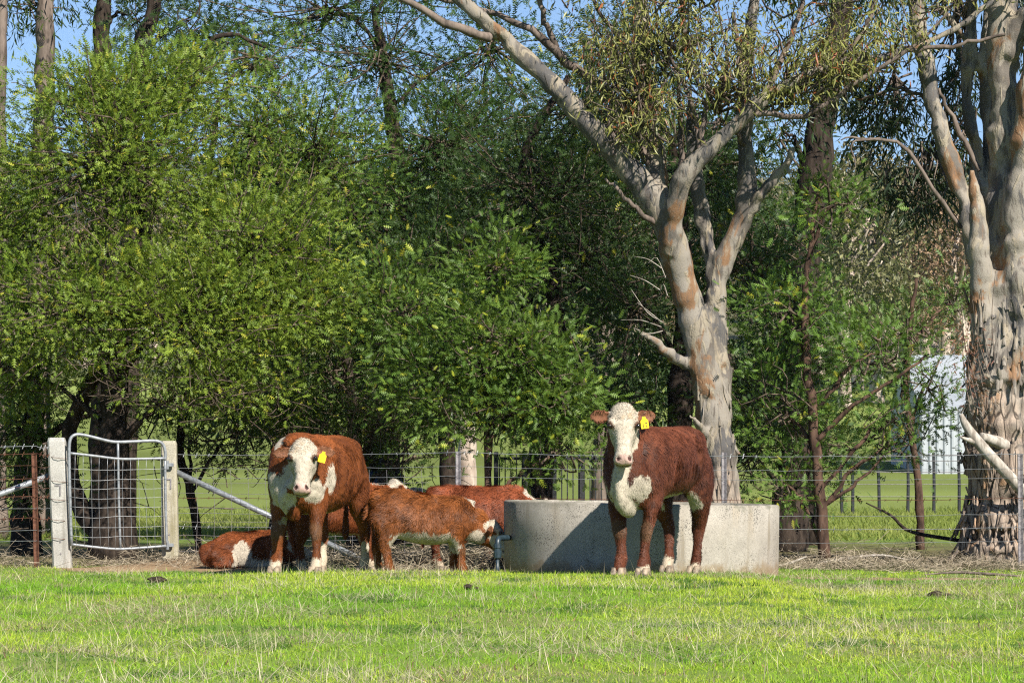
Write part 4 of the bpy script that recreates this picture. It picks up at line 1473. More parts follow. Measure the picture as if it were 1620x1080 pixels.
def gate():
    def GP(px, py, dy=0.0):
        Y = 27.36 + (px - 112) / 150.0 * 0.36
        return P(px, py, Y - 0.05 + dy)
    b = GP(112, 862)
    o = thing('metal_gate', 'galvanised tube gate with square wire mesh between concrete posts', 'gate', b)
    L0 = b

    def R(pts, r, name, n=None, seg=10, mat='galv'):
        m = MB()
        m.tube([p - L0 for p in pts], r, seg, n)
        return m.build(name, M[mat], o, True)
    r = 0.0155
    R([GP(113, 863), GP(111, 800), GP(109.5, 740), GP(109.5, 706), GP(112, 693), GP(119, 687.5), GP(130, 687.5), GP(150, 692), GP(172, 697.5), GP(188, 699), GP(215, 698), GP(240, 697), GP(252, 698.5), GP(259, 705), GP(261.5, 716), GP(261, 728)], r, 'frame_tube', 60)
    R([GP(110, 716.5), GP(150, 721), GP(188, 725.5), GP(225, 725.5), GP(262, 724.5)], r * 0.85, 'top_rail', 24)
    R([GP(113, 860.5), GP(150, 865), GP(186, 868), GP(225, 866), GP(264, 863)], r * 0.85, 'bottom_rail', 24)
    R([GP(186.5, 699), GP(188, 790), GP(190.5, 867)], r * 0.75, 'centre_stay', 12)
    R([GP(261, 724), GP(262, 800), GP(264, 864)], r * 0.85, 'end_stile', 12)
    for k, x in enumerate((119, 131.5, 144, 157, 170, 181, 194.5, 206.5, 219, 231.5, 243.5, 254)):
        d = (k % 3 - 1) * 0.8
        R([GP(x, np.interp(x, [110, 188, 262], [717, 726, 725]), -0.012), GP(x + d, 770, -0.012), GP(x + 1 + d, 820, -0.012), GP(x + 2, np.interp(x, [110, 188, 262], [861, 868, 863.5]), -0.012)], 0.0019, 'mesh_wire', 10, 5, 'wire')
    for k, y in enumerate((741, 757, 772, 786, 801, 816, 832, 847)):
        R([GP(111, y, -0.018), GP(150, y + 2 + (k % 2), -0.018), GP(190, y + 2 - (k % 3), -0.018), GP(230, y + 1, -0.018), GP(262, y, -0.018)], 0.0019, 'mesh_wire', 14, 5, 'wire')
    for y in (735, 862):
        m = MB()
        c = GP(265, y) - L0
        m.box(c + Vector((0.02, 0.02, 0)), (0.07, 0.03, 0.035), None, 0.004)
        m.tube([c + Vector((0.0, 0, -0.04)), c + Vector((0, 0, 0.04))], 0.014, 8)
        m.build('hinge', M['galv'], o)


gate()
m = MB()
a, b = P(276, 745, 27.82), P(578, 887, 27.9)
b.z = max(b.z, G(b.x, b.y) + 0.03)
m.tube([a, (a + b) / 2, b], 0.0275, 12)
s = m.build('brace_pipe', M['galv'], None, True)
tag(s, 'long galvanised brace pipe sloping down behind the left cow', 'pipe')
m = MB()
a, b = P(78, 752, 27.45), P(-150, 838, 27.35)
m.tube([a, (a + b) / 2, b], 0.0275, 12)
s = m.build('brace_pipe', M['galv'], None, True)
tag(s, 'galvanised brace pipe at the left edge of the picture', 'pipe')

# ------------------------------------------------------------------ concrete trough and its pipe
YT = 25.3
XT = X(1012, YT)


def trough():
    z0 = -0.05
    o = thing('water_trough', 'round concrete water trough behind the right cow', 'trough', (XT, YT, z0))
    R, H, T = 1.187, 0.685, 0.085
    prof = [(R - 0.006, 0), (R - 0.002, 0.15), (R, 0.4), (R, H - 0.012), (R - 0.012, H), (R - T + 0.015, H + 0.002), (R - T, H - 0.015), (R - T, 0.12), (0.0, 0.12)]
    seg = 144
    rng = np.random.default_rng(3)
    V, F = [], []
    for r, z in prof:
        for k in range(seg):
            a = 2 * math.pi * k / seg
            rr = r + (0.003 * math.sin(a * 5 + 1) + rng.normal() * 0.0008 if r > 0.5 else 0)
            V.append((rr * math.cos(a), rr * math.sin(a), z + (rng.normal() * 0.0015 if z > 0.6 else 0)))
    for i in range(len(prof) - 1):
        for k in range(seg):
            F.append((i * seg + k, i * seg + (k + 1) % seg, (i + 1) * seg + (k + 1) % seg, (i + 1) * seg + k))
    ring = new_mesh('ring', np.array(V), np.array(F), M['conc'], o, None, True)
    wm, nt, bs = mat_new('trough_water')
    bs.inputs['Base Color'].default_value = (0.02, 0.03, 0.02, 1)
    bs.inputs['Roughness'].default_value = 0.05
    a = np.linspace(0, 2 * np.pi, 64, endpoint=False)
    m = MB()
    m.add([(1.1 * math.cos(q), 1.1 * math.sin(q), 0.56) for q in a], [tuple(range(64))])
    m.build('water', wm, o)
    o.rotation_euler = (0, math.radians(1.0), 0)


trough()


def water_pipe():
    Y = 24.7
    x = X(787, Y)
    z0 = G(x, Y)
    o = thing('water_pipe', 'dark poly water pipe with fitting standing against the trough', 'pipe', (x, Y, z0))
    m = MB()
    m.tube([(0, 0, -0.1), (0, 0, 0.16)], 0.017, 14)
    m.build('riser', M['pvc'], o, True)
    m = MB()
    m.add(*tube_arr([(0, 0, z) for z in (0.14, 0.145, 0.2, 0.205, 0.225, 0.23, 0.262)], [0.024, 0.034, 0.036, 0.030, 0.030, 0.036, 0.034], 10))
    m.build('coupling', M['pvc'], o)
    m = MB()
    m.tube([(0, 0, 0.24), (0.002, 0.01, 0.285), (0.012, 0.04, 0.305), (0.04, 0.10, 0.31), (0.10, 0.20, 0.31)], 0.024, 12, 16)
    m.build('elbow', M['pvc'], o, True)


water_pipe()
print('fence etc done')

# ------------------------------------------------------------------ cattle
def ring_loft(rings, seg=20):
    """rings: (centre, side axis, up axis, half width, half height, exponent, cup)"""
    V = []
    th = np.linspace(0, 2 * np.pi, seg, endpoint=False)
    for c, s, u, a, b, e, cup in rings:
        c, s, u = (np.array(q, float) for q in (c, s, u))
        ct, st = np.cos(th), np.sin(th)
        x = a * np.sign(ct) * np.abs(ct) ** (2 / e)
        y = b * np.sign(st) * np.abs(st) ** (2 / e) + cup * ct * ct
        V.append(c + x[:, None] * s + y[:, None] * u)
    n = len(rings)
    V = np.vstack(V)
    F = []
    for i in range(n - 1):
        for k in range(seg):
            F.append((i * seg + k, i * seg + (k + 1) % seg, (i + 1) * seg + (k + 1) % seg, (i + 1) * seg + k))
    F.append(tuple(range(seg - 1, -1, -1)))
    F.append(tuple(range((n - 1) * seg, n * seg)))
    return V, F


def interp_rings(keys, n):
    """smooth interpolation of (x, zc, hh, hw) rows"""
    return catmull(np.array(keys, float), n)


def build_cattle(label, x, y, heading, scale, head, legs, coat, seed, red=(0.24, 0.052, 0.013), tagged=None, lying=False, fat=1.0, hair=40000, hairlen=1.0, voxel=0.0130, tail=True, z_off=0.0, name='cow', cat='cow', headscale=1.0, ear_drop=0.1, legwidth=1.0, tuck=0.0, front_drop=0.0):
    rng = np.random.default_rng(seed)
    parts = []
    drop = 0.55 if lying else 0.0
    # trunk: x, centre height, half height, half width
    tr = interp_rings([(-0.74, 0.99, 0.10, 0.09), (-0.70, 0.965, 0.19, 0.16), (-0.60, 0.915, 0.265, 0.225), (-0.42, 0.875, 0.305, 0.275), (-0.18, 0.835, 0.335, 0.315),
                       (0.08, 0.82, 0.345, 0.325), (0.30, 0.825, 0.345, 0.29), (0.46, 0.835, 0.335, 0.25), (0.60, 0.835, 0.29, 0.205), (0.70, 0.80, 0.21, 0.15), (0.75, 0.77, 0.10, 0.07)], 34)
    rings = []
    for r in tr:
        zc, hw = r[1] - drop, r[3] * fat
        hh = r[2]
        tk = tuck * float(1 - ss(0.15, 0.5, r[0]))
        zc, hh = zc + tk / 2, hh - tk / 2
        if lying:
            hw *= 1.12
        rings.append(((r[0], 0, zc), (0, 1, 0), (0, 0, 1), hw, hh, 2.35, 0))
    parts.append(ring_loft(rings, 28))
    # hip and shoulder masses
    def ball(c, r, seg=14):
        rr = []
        for q in np.linspace(-0.98, 0.98, 9):
            k = math.sqrt(max(0.02, 1 - q * q))
            rr.append(((c[0] + q * r[0], c[1], c[2]), (0, 1, 0), (0, 0, 1), r[1] * k, r[2] * k, 2, 0))
        parts.append(ring_loft(rr, seg))
    for s in (-1, 1):
        ball((-0.50, s * 0.17 * fat, 0.82 - drop), (0.22, 0.11, 0.26))
        ball((0.42, s * 0.17 * fat, 0.82 - drop), (0.18, 0.085, 0.27))
        ball((-0.40, s * 0.155 * fat, 1.10 - drop), (0.10, 0.07, 0.06))        # hook bones
    ball((0.40, 0, 1.10 - drop), (0.30, 0.11, 0.085))                         # withers
    # head frame
    H0 = np.array(head['at'], float)
    hy, hp = math.radians(head['yaw']), math.radians(head['pitch'])
    Rz = np.array([[math.cos(hy), -math.sin(hy), 0], [math.sin(hy), math.cos(hy), 0], [0, 0, 1]])
    hf = Rz @ np.array([math.cos(hp), 0, -math.sin(hp)])
    hu = Rz @ np.array([math.sin(hp), 0, math.cos(hp)])
    hs = Rz @ np.array([0, 1.0, 0])
    if 'roll' in head:
        ro = math.radians(head['roll'])
        hu, hs = hu * math.cos(ro) + hs * math.sin(ro), hs * math.cos(ro) - hu * math.sin(ro)
    k = headscale
    hk = catmull(np.array([(-0.035, 0.055, 0.05, -0.055), (0.01, 0.098, 0.088, -0.088), (0.07, 0.118, 0.118, -0.112), (0.14, 0.122, 0.135, -0.128), (0.20, 0.112, 0.138, -0.132), (0.27, 0.086, 0.118, -0.118),
                           (0.34, 0.070, 0.098, -0.100), (0.40, 0.072, 0.086, -0.090), (0.445, 0.082, 0.078, -0.084), (0.478, 0.076, 0.064, -0.088), (0.497, 0.050, 0.038, -0.092)]), 26) * k
    rr = []
    for s_, w, hh, off in hk:
        rr.append((H0 + hf * s_ + hu * off, hs, hu, w, hh, 2.5, 0))
    parts.append(ring_loft(rr, 24))
    for sg in (-1, 1):                                                          # brows
        c = H0 + (hf * 0.140 + hs * sg * 0.098 - hu * 0.030) * k
        rr = []
        for q in np.linspace(-0.97, 0.97, 7):
            kk = math.sqrt(1 - q * q)
            rr.append((c + hf * q * 0.045 * k, hs, hu, 0.032 * kk * k, 0.034 * kk * k, 2, 0))
        parts.append(ring_loft(rr, 12))
    # ears
    ear_axis = {}
    for sg in (-1, 1):
        base = H0 + (hf * 0.055 + hs * sg * 0.095 - hu * 0.085) * k
        d = norm(hs * sg - np.array([0, 0, ear_drop]) - hf * 0.05 - hu * 0.12)
        fwd = norm(hu * 0.85 + hf * 0.45)                                       # direction the cup opens towards
        w_ax = norm(np.cross(d, fwd))
        fwd = np.cross(w_ax, d)
        rr = []
        for t, w in ((-0.04, 0.024), (0.0, 0.028), (0.035, 0.045), (0.075, 0.059), (0.115, 0.060), (0.150, 0.046), (0.172, 0.026), (0.182, 0.010)):
            rr.append((base + d * t * k - fwd * 0.012, w_ax, fwd, w * k, 0.0135 * k, 2, 0.034 * w / 0.06 * k))
        parts.append(ring_loft(rr, 20))
        ear_axis[sg] = (base, d, fwd, w_ax)
    # neck
    n0 = np.array([0.36, 0, 0.88 - drop])
    n3 = H0 + (hf * 0.11 - hu * 0.13) * k
    n2b = H0 + (hf * 0.03 - hu * 0.18) * k - np.array([0, 0, 0.055])
    pth = catmull(np.array([n0, n0 * 0.52 + n2b * 0.48 + np.array([0.03, 0, 0.015]), n2b, n3]), 14)
    hv = np.interp(np.linspace(0, 1, 14), [0, 0.35, 0.7, 1], [0.285, 0.235, 0.150, 0.10])
    wv = np.interp(np.linspace(0, 1, 14), [0, 0.35, 0.7, 1], [0.20, 0.155, 0.115, 0.08])
    T = norm(np.gradient(pth, axis=0))
    rr = []
    for q in range(14):
        s_ = norm(np.cross(np.array([0, 0, 1.0]), T[q]))
        u_ = np.cross(T[q], s_)
        rr.append((pth[q], s_, u_, wv[q] * (k if q > 8 else 1), hv[q] * (k if q > 8 else 1), 2.1, 0))
    parts.append(ring_loft(rr, 20))
    # dewlap / brisket
    dl = [n3 - hu * 0.05 * k, n3 * 0.55 + np.array([0.66, 0, 0.66 - drop]) * 0.45 + np.array([0.02, 0, -0.05]), np.array([0.70, 0, 0.66 - drop]), np.array([0.58, 0, 0.545 - drop]), np.array([0.42, 0, 0.53 - drop])]
    if not lying:
        dp = catmull(np.array(dl), 16)
        rr = []
        T2 = norm(np.gradient(dp, axis=0))
        for q in range(16):
            s_ = np.array([0, 1.0, 0])
            u_ = norm(np.cross(T2[q], s_))
            s_ = np.cross(u_, T2[q])
            f_ = np.interp(q / 15, [0, 0.3, 0.6, 0.85, 1], [0.05, 0.06, 0.085, 0.075, 0.04])
            rr.append((dp[q], s_, u_, f_ * 0.8, f_ * 1.25, 2, 0))
        parts.append(ring_loft(rr, 14))
    # legs
    hoof_at = []
    hc = []

    def leg(pts):
        p = catmull(np.array([q[:3] for q in pts]), 24)
        a = np.interp(np.linspace(0, 1, 24), np.linspace(0, 1, len(pts)), [q[3] * legwidth for q in pts])
        b = np.interp(np.linspace(0, 1, 24), np.linspace(0, 1, len(pts)), [q[4] * legwidth for q in pts])
        rr = [(p[q], (0, 1, 0), (1, 0, 0), a[q], b[q], 2, 0) for q in range(24)]
        parts.append(ring_loft(rr, 14))
    if not lying:
        for nm, s in (('fr', -1), ('fl', 1)):
            fx, fy = legs[nm][:2]
            yy = s * 0.165
            leg([(0.42, yy * fat, 0.80, 0.080, 0.14), (0.41, yy * fat * 0.95, 0.66, 0.085, 0.125), (0.41 + fx * 0.3, yy * 0.9 + fy * 0.2, 0.55, 0.072, 0.092), (0.42 + fx * 0.5, yy * 0.8 + fy * 0.4, 0.44, 0.056, 0.066), (0.435 + fx * 0.7, yy * 0.7 + fy * 0.7, 0.345, 0.056, 0.058), (0.43 + fx * 0.85, yy * 0.68 + fy * 0.85, 0.27, 0.039, 0.042),
                 (0.425 + fx * 0.95, yy * 0.66 + fy * 0.95, 0.19, 0.035, 0.040), (0.43 + fx, yy * 0.66 + fy, 0.115, 0.050, 0.052), (0.45 + fx, yy * 0.66 + fy, 0.07, 0.046, 0.05), (0.455 + fx, yy * 0.66 + fy, 0.03, 0.052, 0.058)])
            hoof_at.append((0.458 + fx, yy * 0.66 + fy))
        for nm, s in (('hr', -1), ('hl', 1)):
            fx, fy = legs[nm][:2]
            yy = s * 0.185
            leg([(-0.50, yy * fat * 0.9, 0.88, 0.105, 0.205), (-0.515, yy * fat, 0.76, 0.105, 0.20), (-0.52, yy * fat, 0.65, 0.095, 0.165), (-0.545 + fx * 0.35, yy * 0.95 + fy * 0.3, 0.54, 0.078, 0.115), (-0.60 + fx * 0.6, yy * 0.88 + fy * 0.6, 0.43, 0.060, 0.078), (-0.62 + fx * 0.75, yy * 0.82 + fy * 0.8, 0.35, 0.05, 0.055),
                 (-0.605 + fx * 0.9, yy * 0.78 + fy * 0.9, 0.26, 0.038, 0.044), (-0.595 + fx, yy * 0.76 + fy, 0.18, 0.037, 0.043), (-0.58 + fx, yy * 0.76 + fy, 0.115, 0.05, 0.053), (-0.56 + fx, yy * 0.76 + fy, 0.07, 0.046, 0.05), (-0.555 + fx, yy * 0.76 + fy, 0.03, 0.052, 0.058)])
            hoof_at.append((-0.55 + fx, yy * 0.76 + fy))
    else:
        for s in (-1, 1):
            # folded fore and hind legs tucked against the belly
            def fold(pts):
                p = catmull(np.array([q[:3] for q in pts]), 20)
                r_ = np.interp(np.linspace(0, 1, 20), np.linspace(0, 1, len(pts)), [q[3] for q in pts])
                V_, F_ = tube_arr(p, r_, 12)
                parts.append((V_, [tuple(f) for f in F_]))
            fold([(0.42, s * 0.2, 0.32, 0.12), (0.62, s * 0.24, 0.10, 0.075), (0.44, s * 0.24, 0.05, 0.05), (0.22, s * 0.26, 0.05, 0.045), (0.15, s * 0.26, 0.05, 0.05)])
            fold([(-0.5, s * 0.2, 0.34, 0.18), (-0.22, s * 0.33, 0.14, 0.13), (-0.48, s * 0.33, 0.06, 0.065), (-0.25, s * 0.36, 0.05, 0.045), (-0.1, s * 0.37, 0.05, 0.05)])
    if tail:
        ty = legs.get('tail', 0.0)
        tz = 1.03 - drop
        if not lying:
            tp = catmull(np.array([(-0.66, 0, tz + 0.02), (-0.765, 0, tz - 0.02), (-0.80, ty * 0.3, tz - 0.2), (-0.79, ty * 0.7, tz - 0.45), (-0.78, ty, tz - 0.62), (-0.775, ty, tz - 0.74)]), 22)
            tw = np.interp(np.linspace(0, 1, 22), [0, 0.15, 0.5, 0.8, 0.92, 1], [0.05, 0.036, 0.026, 0.028, 0.034, 0.012])
        else:
            tp = catmull(np.array([(-0.66, 0, tz), (-0.80, -0.03, tz - 0.1), (-0.84, -0.1, tz - 0.3), (-0.80, -0.2, 0.06), (-0.65, -0.36, 0.04)]), 22)
            tw = np.interp(np.linspace(0, 1, 22), [0, 0.3, 0.9, 1], [0.05, 0.03, 0.026, 0.01])
        V_, F_ = tube_arr(tp, tw, 10)
        parts.append((V_, [tuple(f) for f in F_]))
    # union into one continuous body
    n, V, F = 0, [], []
    for v, f in parts:
        V.append(v)
        F += [tuple(int(q) + n for q in ff) for ff in f]
        n += len(v)
    V = np.vstack(V)
    if lying:
        V[:, 2] *= 1 - 0.42 * (1 - ss(-0.85, -0.1, V[:, 0]))
        V[:, 2] = np.maximum(V[:, 2], 0.0)
    V, F = remesh(V, F, voxel / scale if scale < 0.9 else voxel, 6, 0.5)
    if front_drop:
        V[:, 2] -= front_drop * ss(-0.55, 0.5, V[:, 0]) * ss(0.4, 0.85, V[:, 2]) * (1 - ss(0.62, 0.85, V[:, 0]))
    N, _ = vnormals(V, F)
    # flesh: soft lumps and folds
    body_m = 1 - ss(0.0, 0.35, np.linalg.norm(V - (H0 + hf * 0.2 * k - hu * 0.1 * k), axis=1) * -1 + 0.45)
    V = V + N * (((fbm(V, 5.0, seed, 3) - 0.5) * 0.035 + (fbm(V, 17.0, seed + 2, 2) - 0.5) * 0.016 * (V[:, 2] > 0.45)) * body_m)[:, None]
    def dent(c, r, dep):
        for s_ in (-1, 1):
            d_ = ((V[:, 0] - c[0]) / r[0]) ** 2 + ((V[:, 1] - s_ * c[1]) / r[1]) ** 2 + ((V[:, 2] - c[2]) / r[2]) ** 2
            V[:, 1] -= s_ * dep * np.exp(-d_)
    if not lying:
        dent((-0.27, 0.30, 0.99), (0.10, 0.2, 0.09), 0.040)      # hollow before the hip
        dent((0.21, 0.30, 0.80), (0.045, 0.2, 0.22), 0.028)      # behind the shoulder
        dent((-0.28, 0.30, 0.66), (0.05, 0.2, 0.12), 0.030)      # before the thigh
        dent((0.60, 0.22, 0.90), (0.05, 0.15, 0.14), 0.025)      # base of the neck
        dent((-0.62, 0.22, 0.98), (0.08, 0.14, 0.08), 0.025)     # beside the tail head
        for xr in (0.10, 0.02, -0.06, -0.14):                    # ribs
            dent((xr, 0.32, 0.82), (0.016, 0.2, 0.16), 0.007)
    rel = V - H0
    hsd, hl, hd = rel @ hf / k, rel @ hs / k, rel @ hu / k
    inhead = (hsd > -0.06) & (hsd < 0.53) & (np.abs(hl) < 0.16) & (hd > -0.30) & (hd < 0.06)
    for sg in (-1, 1):                                                          # hollow cheeks and tear lines
        dc = ((hsd - 0.29) / 0.07) ** 2 + ((hl - sg * 0.088) / 0.03) ** 2 + ((hd + 0.07) / 0.05) ** 2
        V -= N * (0.014 * k * np.exp(-dc) * inhead)[:, None]
        dc = ((hsd - 0.225) / 0.035) ** 2 + ((hl - sg * 0.085) / 0.022) ** 2 + ((hd + 0.02) / 0.03) ** 2
        V -= N * (0.012 * k * np.exp(-dc) * inhead)[:, None]
    V += N * ((fbm(V, 34.0, seed + 50, 2) - 0.5) * 0.010 * inhead)[:, None]
    for sg in (-1, 1):                                                          # nostrils and mouth
        dn = np.sqrt(((hsd - 0.452) / 1.0) ** 2 + ((hl - sg * 0.046) / 0.9) ** 2 + ((hd + 0.025) / 1.4) ** 2)
        V -= hu * (0.022 * k * (1 - ss(0.008, 0.026, dn)) * inhead)[:, None]
    mouth = inhead & (hsd > 0.36)
    dm = np.abs(hd + 0.105 + 0.25 * (0.49 - hsd) - 0.02 * np.abs(hl) / 0.07)
    V -= N * (0.014 * k * (1 - ss(0.0, 0.016, dm)) * mouth)[:, None]
    # colour of the coat
    nz = fbm(V, 7.0, seed + 3, 3) - 0.5
    nz2 = fbm(V, 22.0, seed + 5, 2) - 0.5
    white = np.zeros(len(V), bool)
    for cx, cy, cz, rx, ry, rz in coat:
        d = ((V[:, 0] - cx) / rx) ** 2 + ((V[:, 1] - cy) / ry) ** 2 + ((V[:, 2] - cz) / rz) ** 2
        white |= (d + nz * 1.1 + nz2 * 0.8) < 1
    ear = np.zeros(len(V), bool)
    inner = np.zeros(len(V), bool)
    for sg, (b_, d_, f_, w_) in ear_axis.items():
        q = V - b_
        t = q @ d_ / k
        e = (t > 0.022) & (t < 0.2) & (np.abs(q @ w_) < 0.09 * k) & (np.abs(q @ f_) < 0.075 * k)
        ear |= e
        inner |= e & ((N @ f_) > 0.35) & (np.abs(q @ w_) < 0.042 * k)
    face = inhead & ~ear & (hd > -0.19 - 0.1 * (hsd - 0.1) + nz * 0.06) & (hsd > -0.05)
    white = (white | face) & ~ear
    base_red = np.array(red)
    va = (0.45 + 1.2 * fbm(V, 4.5, seed + 9, 3))[:, None]
    col = base_red * va
    # legs and underside run darker, the back lighter and more orange
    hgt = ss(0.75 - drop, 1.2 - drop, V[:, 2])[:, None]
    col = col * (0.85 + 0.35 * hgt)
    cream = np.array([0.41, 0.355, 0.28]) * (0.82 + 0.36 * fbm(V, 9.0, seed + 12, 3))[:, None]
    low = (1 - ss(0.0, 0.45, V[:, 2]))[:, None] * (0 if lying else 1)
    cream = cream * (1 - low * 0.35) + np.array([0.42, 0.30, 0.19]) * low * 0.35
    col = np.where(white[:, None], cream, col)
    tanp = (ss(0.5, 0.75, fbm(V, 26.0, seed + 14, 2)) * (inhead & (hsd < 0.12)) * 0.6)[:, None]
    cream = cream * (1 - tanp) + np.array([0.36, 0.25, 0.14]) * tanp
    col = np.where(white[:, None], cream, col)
    col = np.where((ear & ~inner)[:, None], base_red * 0.9, col)
    col = np.where(inner[:, None], np.array([0.20, 0.085, 0.045]), col)
    muz = inhead & (hsd > 0.425 + 0.02 * nz + 1.6 * np.maximum(np.abs(hl) - 0.05, 0)) & (hd > -0.105)
    col = np.where(muz[:, None], np.array([0.50, 0.335, 0.285]) * (0.9 + 0.3 * nz2)[:, None], col)
    for sg in (-1, 1):
        dn = np.sqrt((hsd - 0.452) ** 2 + ((hl - sg * 0.046) / 0.9) ** 2 + ((hd + 0.025) / 1.6) ** 2)
        col = np.where((inhead & (dn < 0.021))[:, None], np.array([0.06, 0.03, 0.025]), col)
        de = np.sqrt(((hsd - 0.168) / 1.0) ** 2 + ((hl - sg * 0.116) / 1.0) ** 2 + ((hd + 0.022) / 1.0) ** 2)
        col = np.where((inhead & (de < 0.038))[:, None], np.array([0.10, 0.055, 0.035]), col)
    col = np.where((mouth & (dm < 0.012))[:, None], np.array([0.10, 0.06, 0.05]), col)
    # muddy knees
    if not lying:
        for nm, s in (('fr', -1), ('fl', 1)):
            fx, fy = legs[nm][:2]
            d = ((V[:, 0] - 0.47 - fx * 0.7) / 0.07) ** 2 + ((V[:, 1] - s * 0.12 - fy * 0.7) / 0.07) ** 2 + ((V[:, 2] - 0.36) / 0.085) ** 2
            f = (1 - ss(0.5, 1.2, d + nz))[:, None] * 0.6
            col = col * (1 - f) + np.array([0.11, 0.065, 0.035]) * f
    head_world = Matrix.Rotation(heading, 4, 'Z')
    zg = G(x, y) + z_off
    o = thing(name, label, cat, (x, y, zg), heading)
    o.scale = (scale,) * 3
    # follow the slope of the ground under the feet
    hx, hy_ = math.cos(heading), math.sin(heading)
    slope = (G(x + hx * 0.5, y + hy_ * 0.5) - G(x - hx * 0.5, y - hy_ * 0.5))
    o.rotation_euler = (0, -math.atan(slope) * 0.9, heading)
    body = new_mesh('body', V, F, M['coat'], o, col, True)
    # hooves: cloven pairs
    for (a, b) in hoof_at:
        m = MB()
        for s in (-1, 1):
            hz = [(0.0, 0.064, 0.032), (0.028, 0.060, 0.030), (0.055, 0.050, 0.026), (0.07, 0.040, 0.022)]
            m.add(*ring_loft([((a + 0.022 - zz * 0.25, b + s * 0.029, zz - 0.004), (0, 1, 0), (1, 0, 0), w_, l_, 2.4, 0) for zz, l_, w_ in hz], 12))
        m.build('hoof', M['hoof'], o, True)
    # eyes
    for sg in (-1, 1):
        c = H0 + (hf * 0.168 + hs * sg * 0.1160 - hu * 0.026) * k
        m = MB()
        rr = []
        for q in np.linspace(-0.97, 0.97, 9):
            kk = math.sqrt(1 - q * q)
            rr.append((c + hf * q * 0.023 * k, hs, hu, 0.022 * kk * k, 0.022 * kk * k, 2, 0))
        m.add(*ring_loft(rr, 14))
        m.build('eye', M['eye'], o, True)
    # ear tag
    if tagged:
        b_, d_, f_, w_ = ear_axis[1]
        c = b_ + d_ * 0.075 * k + f_ * 0.032 + np.array([0, 0, -0.055]) + hu * 0.01
        zz = np.array([0, 0, 1.0]) + d_ * tagged[1]
        zz = norm(zz)
        xx = norm(np.cross(zz, f_)) * -1
        ff = norm(np.cross(xx, zz))
        if ff @ f_ < 0:
            ff = -ff
            xx = -xx
        m = MB()
        R = np.stack([xx, ff, zz], -1)
        q = [(-0.03, -0.042), (0.03, -0.042), (0.03, 0.018), (0.014, 0.034), (0.012, 0.05), (-0.012, 0.05), (-0.014, 0.034), (-0.03, 0.018)]
        V_ = [c + R @ np.array([u, t, v]) for t in (-0.002, 0.002) for u, v in q]
        m.add(V_, [tuple(range(7, -1, -1)), tuple(range(8, 16))] + [(i, (i + 1) % 8, 8 + (i + 1) % 8, 8 + i) for i in range(8)])
        tg = m.build('ear_tag', M['yellow'], o)
        if tagged[0]:
            cu = bpy.data.curves.new('t', 'FONT')
            cu.body = tagged[0]
            cu.size = 0.05
            cu.align_x = 'CENTER'
            cu.extrude = 0.0004
            to = bpy.data.objects.new('t', cu)
            C.objects.link(to)
            dg = bpy.context.evaluated_depsgraph_get()
            me = bpy.data.meshes.new_from_object(to.evaluated_get(dg))
            bpy.data.objects.remove(to)
            me.materials.clear()
            me.materials.append(M['black'])
            tn = link('tag_number', me, tg)
            nx = np.cross(zz, ff)                                  # reading direction seen from the front
            Mx = Matrix(((*[0, 0, 0], 0),) * 4)
            Mx = Matrix.Identity(4)
            for i in range(3):
                Mx[i][0], Mx[i][1], Mx[i][2] = nx[i], zz[i], ff[i]
                Mx[i][3] = (c + ff * 0.0035 - zz * 0.032)[i]
            tn.matrix_local = Mx
    # hair: short tapering locks lying along the coat
    tri = np.vstack([F[:, [0, 1, 2]], F[:, [0, 2, 3]]])
    ar = np.linalg.norm(np.cross(V[tri[:, 1]] - V[tri[:, 0]], V[tri[:, 2]] - V[tri[:, 0]]), axis=1)
    pick = rng.choice(len(tri), hair, p=ar / ar.sum())
    bc = rng.dirichlet((1, 1, 1), hair)
    tp_ = tri[pick]
    pos = (V[tp_] * bc[:, :, None]).sum(1)
    nr = norm((N[tp_] * bc[:, :, None]).sum(1))
    ci = tp_[np.arange(hair), bc.argmax(1)]
    c_h = col[ci]
    skip = muz[ci] | (pos[:, 2] < 0.08)
    for sg in (-1, 1):
        ce = H0 + (hf * 0.168 + hs * sg * 0.1160 - hu * 0.026) * k
        skip |= np.linalg.norm(pos - ce, axis=1) < 0.034 * k
    flow = np.array([-0.5, 0, -0.85]) + rng.normal(size=(hair, 3)) * 0.16
    sw = np.stack([fbm(pos, 6, seed + 30, 2), fbm(pos, 6, seed + 31, 2), fbm(pos, 6, seed + 32, 2)], -1) - 0.5
    flow = flow + sw * 3.0
    hh_ = inhead[ci]
    flow[hh_] = hf * 0.9 + rng.normal(size=(hh_.sum(), 3)) * 0.5
    poll = hh_ & (hsd[ci] < 0.13) & (hd[ci] > -0.12)
    flow[poll] = rng.normal(size=(poll.sum(), 3))
    tan = flow - nr * (flow * nr).sum(1, keepdims=True)
    tan = norm(tan)
    lift = rng.uniform(0.08, 0.34, hair) * (1.0 + 0.7 * (hairlen > 1.2))
    lift[white[ci]] *= 0.6
    lift[poll] = rng.uniform(0.15, 0.5, poll.sum())
    d = norm(tan + nr * lift[:, None])
    ln = rng.uniform(0.022, 0.05, hair) * hairlen
    ln[hh_] *= 0.5
    ln[poll] *= 1.15
    ln[white[ci] & ~hh_] *= 0.7
    ln[pos[:, 2] < 0.5] *= 0.7 if not lying else 1
    ln[ear[ci]] *= 0.6
    wv = np.cross(nr, d)
    wd = rng.uniform(0.0016, 0.0034, hair) * (0.8 + 0.5 * hairlen)
    ok = ~skip
    pos, d, ln, wv, wd, c_h, nr = pos[ok], d[ok], ln[ok], wv[ok], wd[ok], c_h[ok], nr[ok]
    bend = nr * 0.0
    Vh = np.stack([pos - wv * wd[:, None] - nr * 0.003, pos + wv * wd[:, None] - nr * 0.003, pos + d * ln[:, None]], 1).reshape(-1, 3)
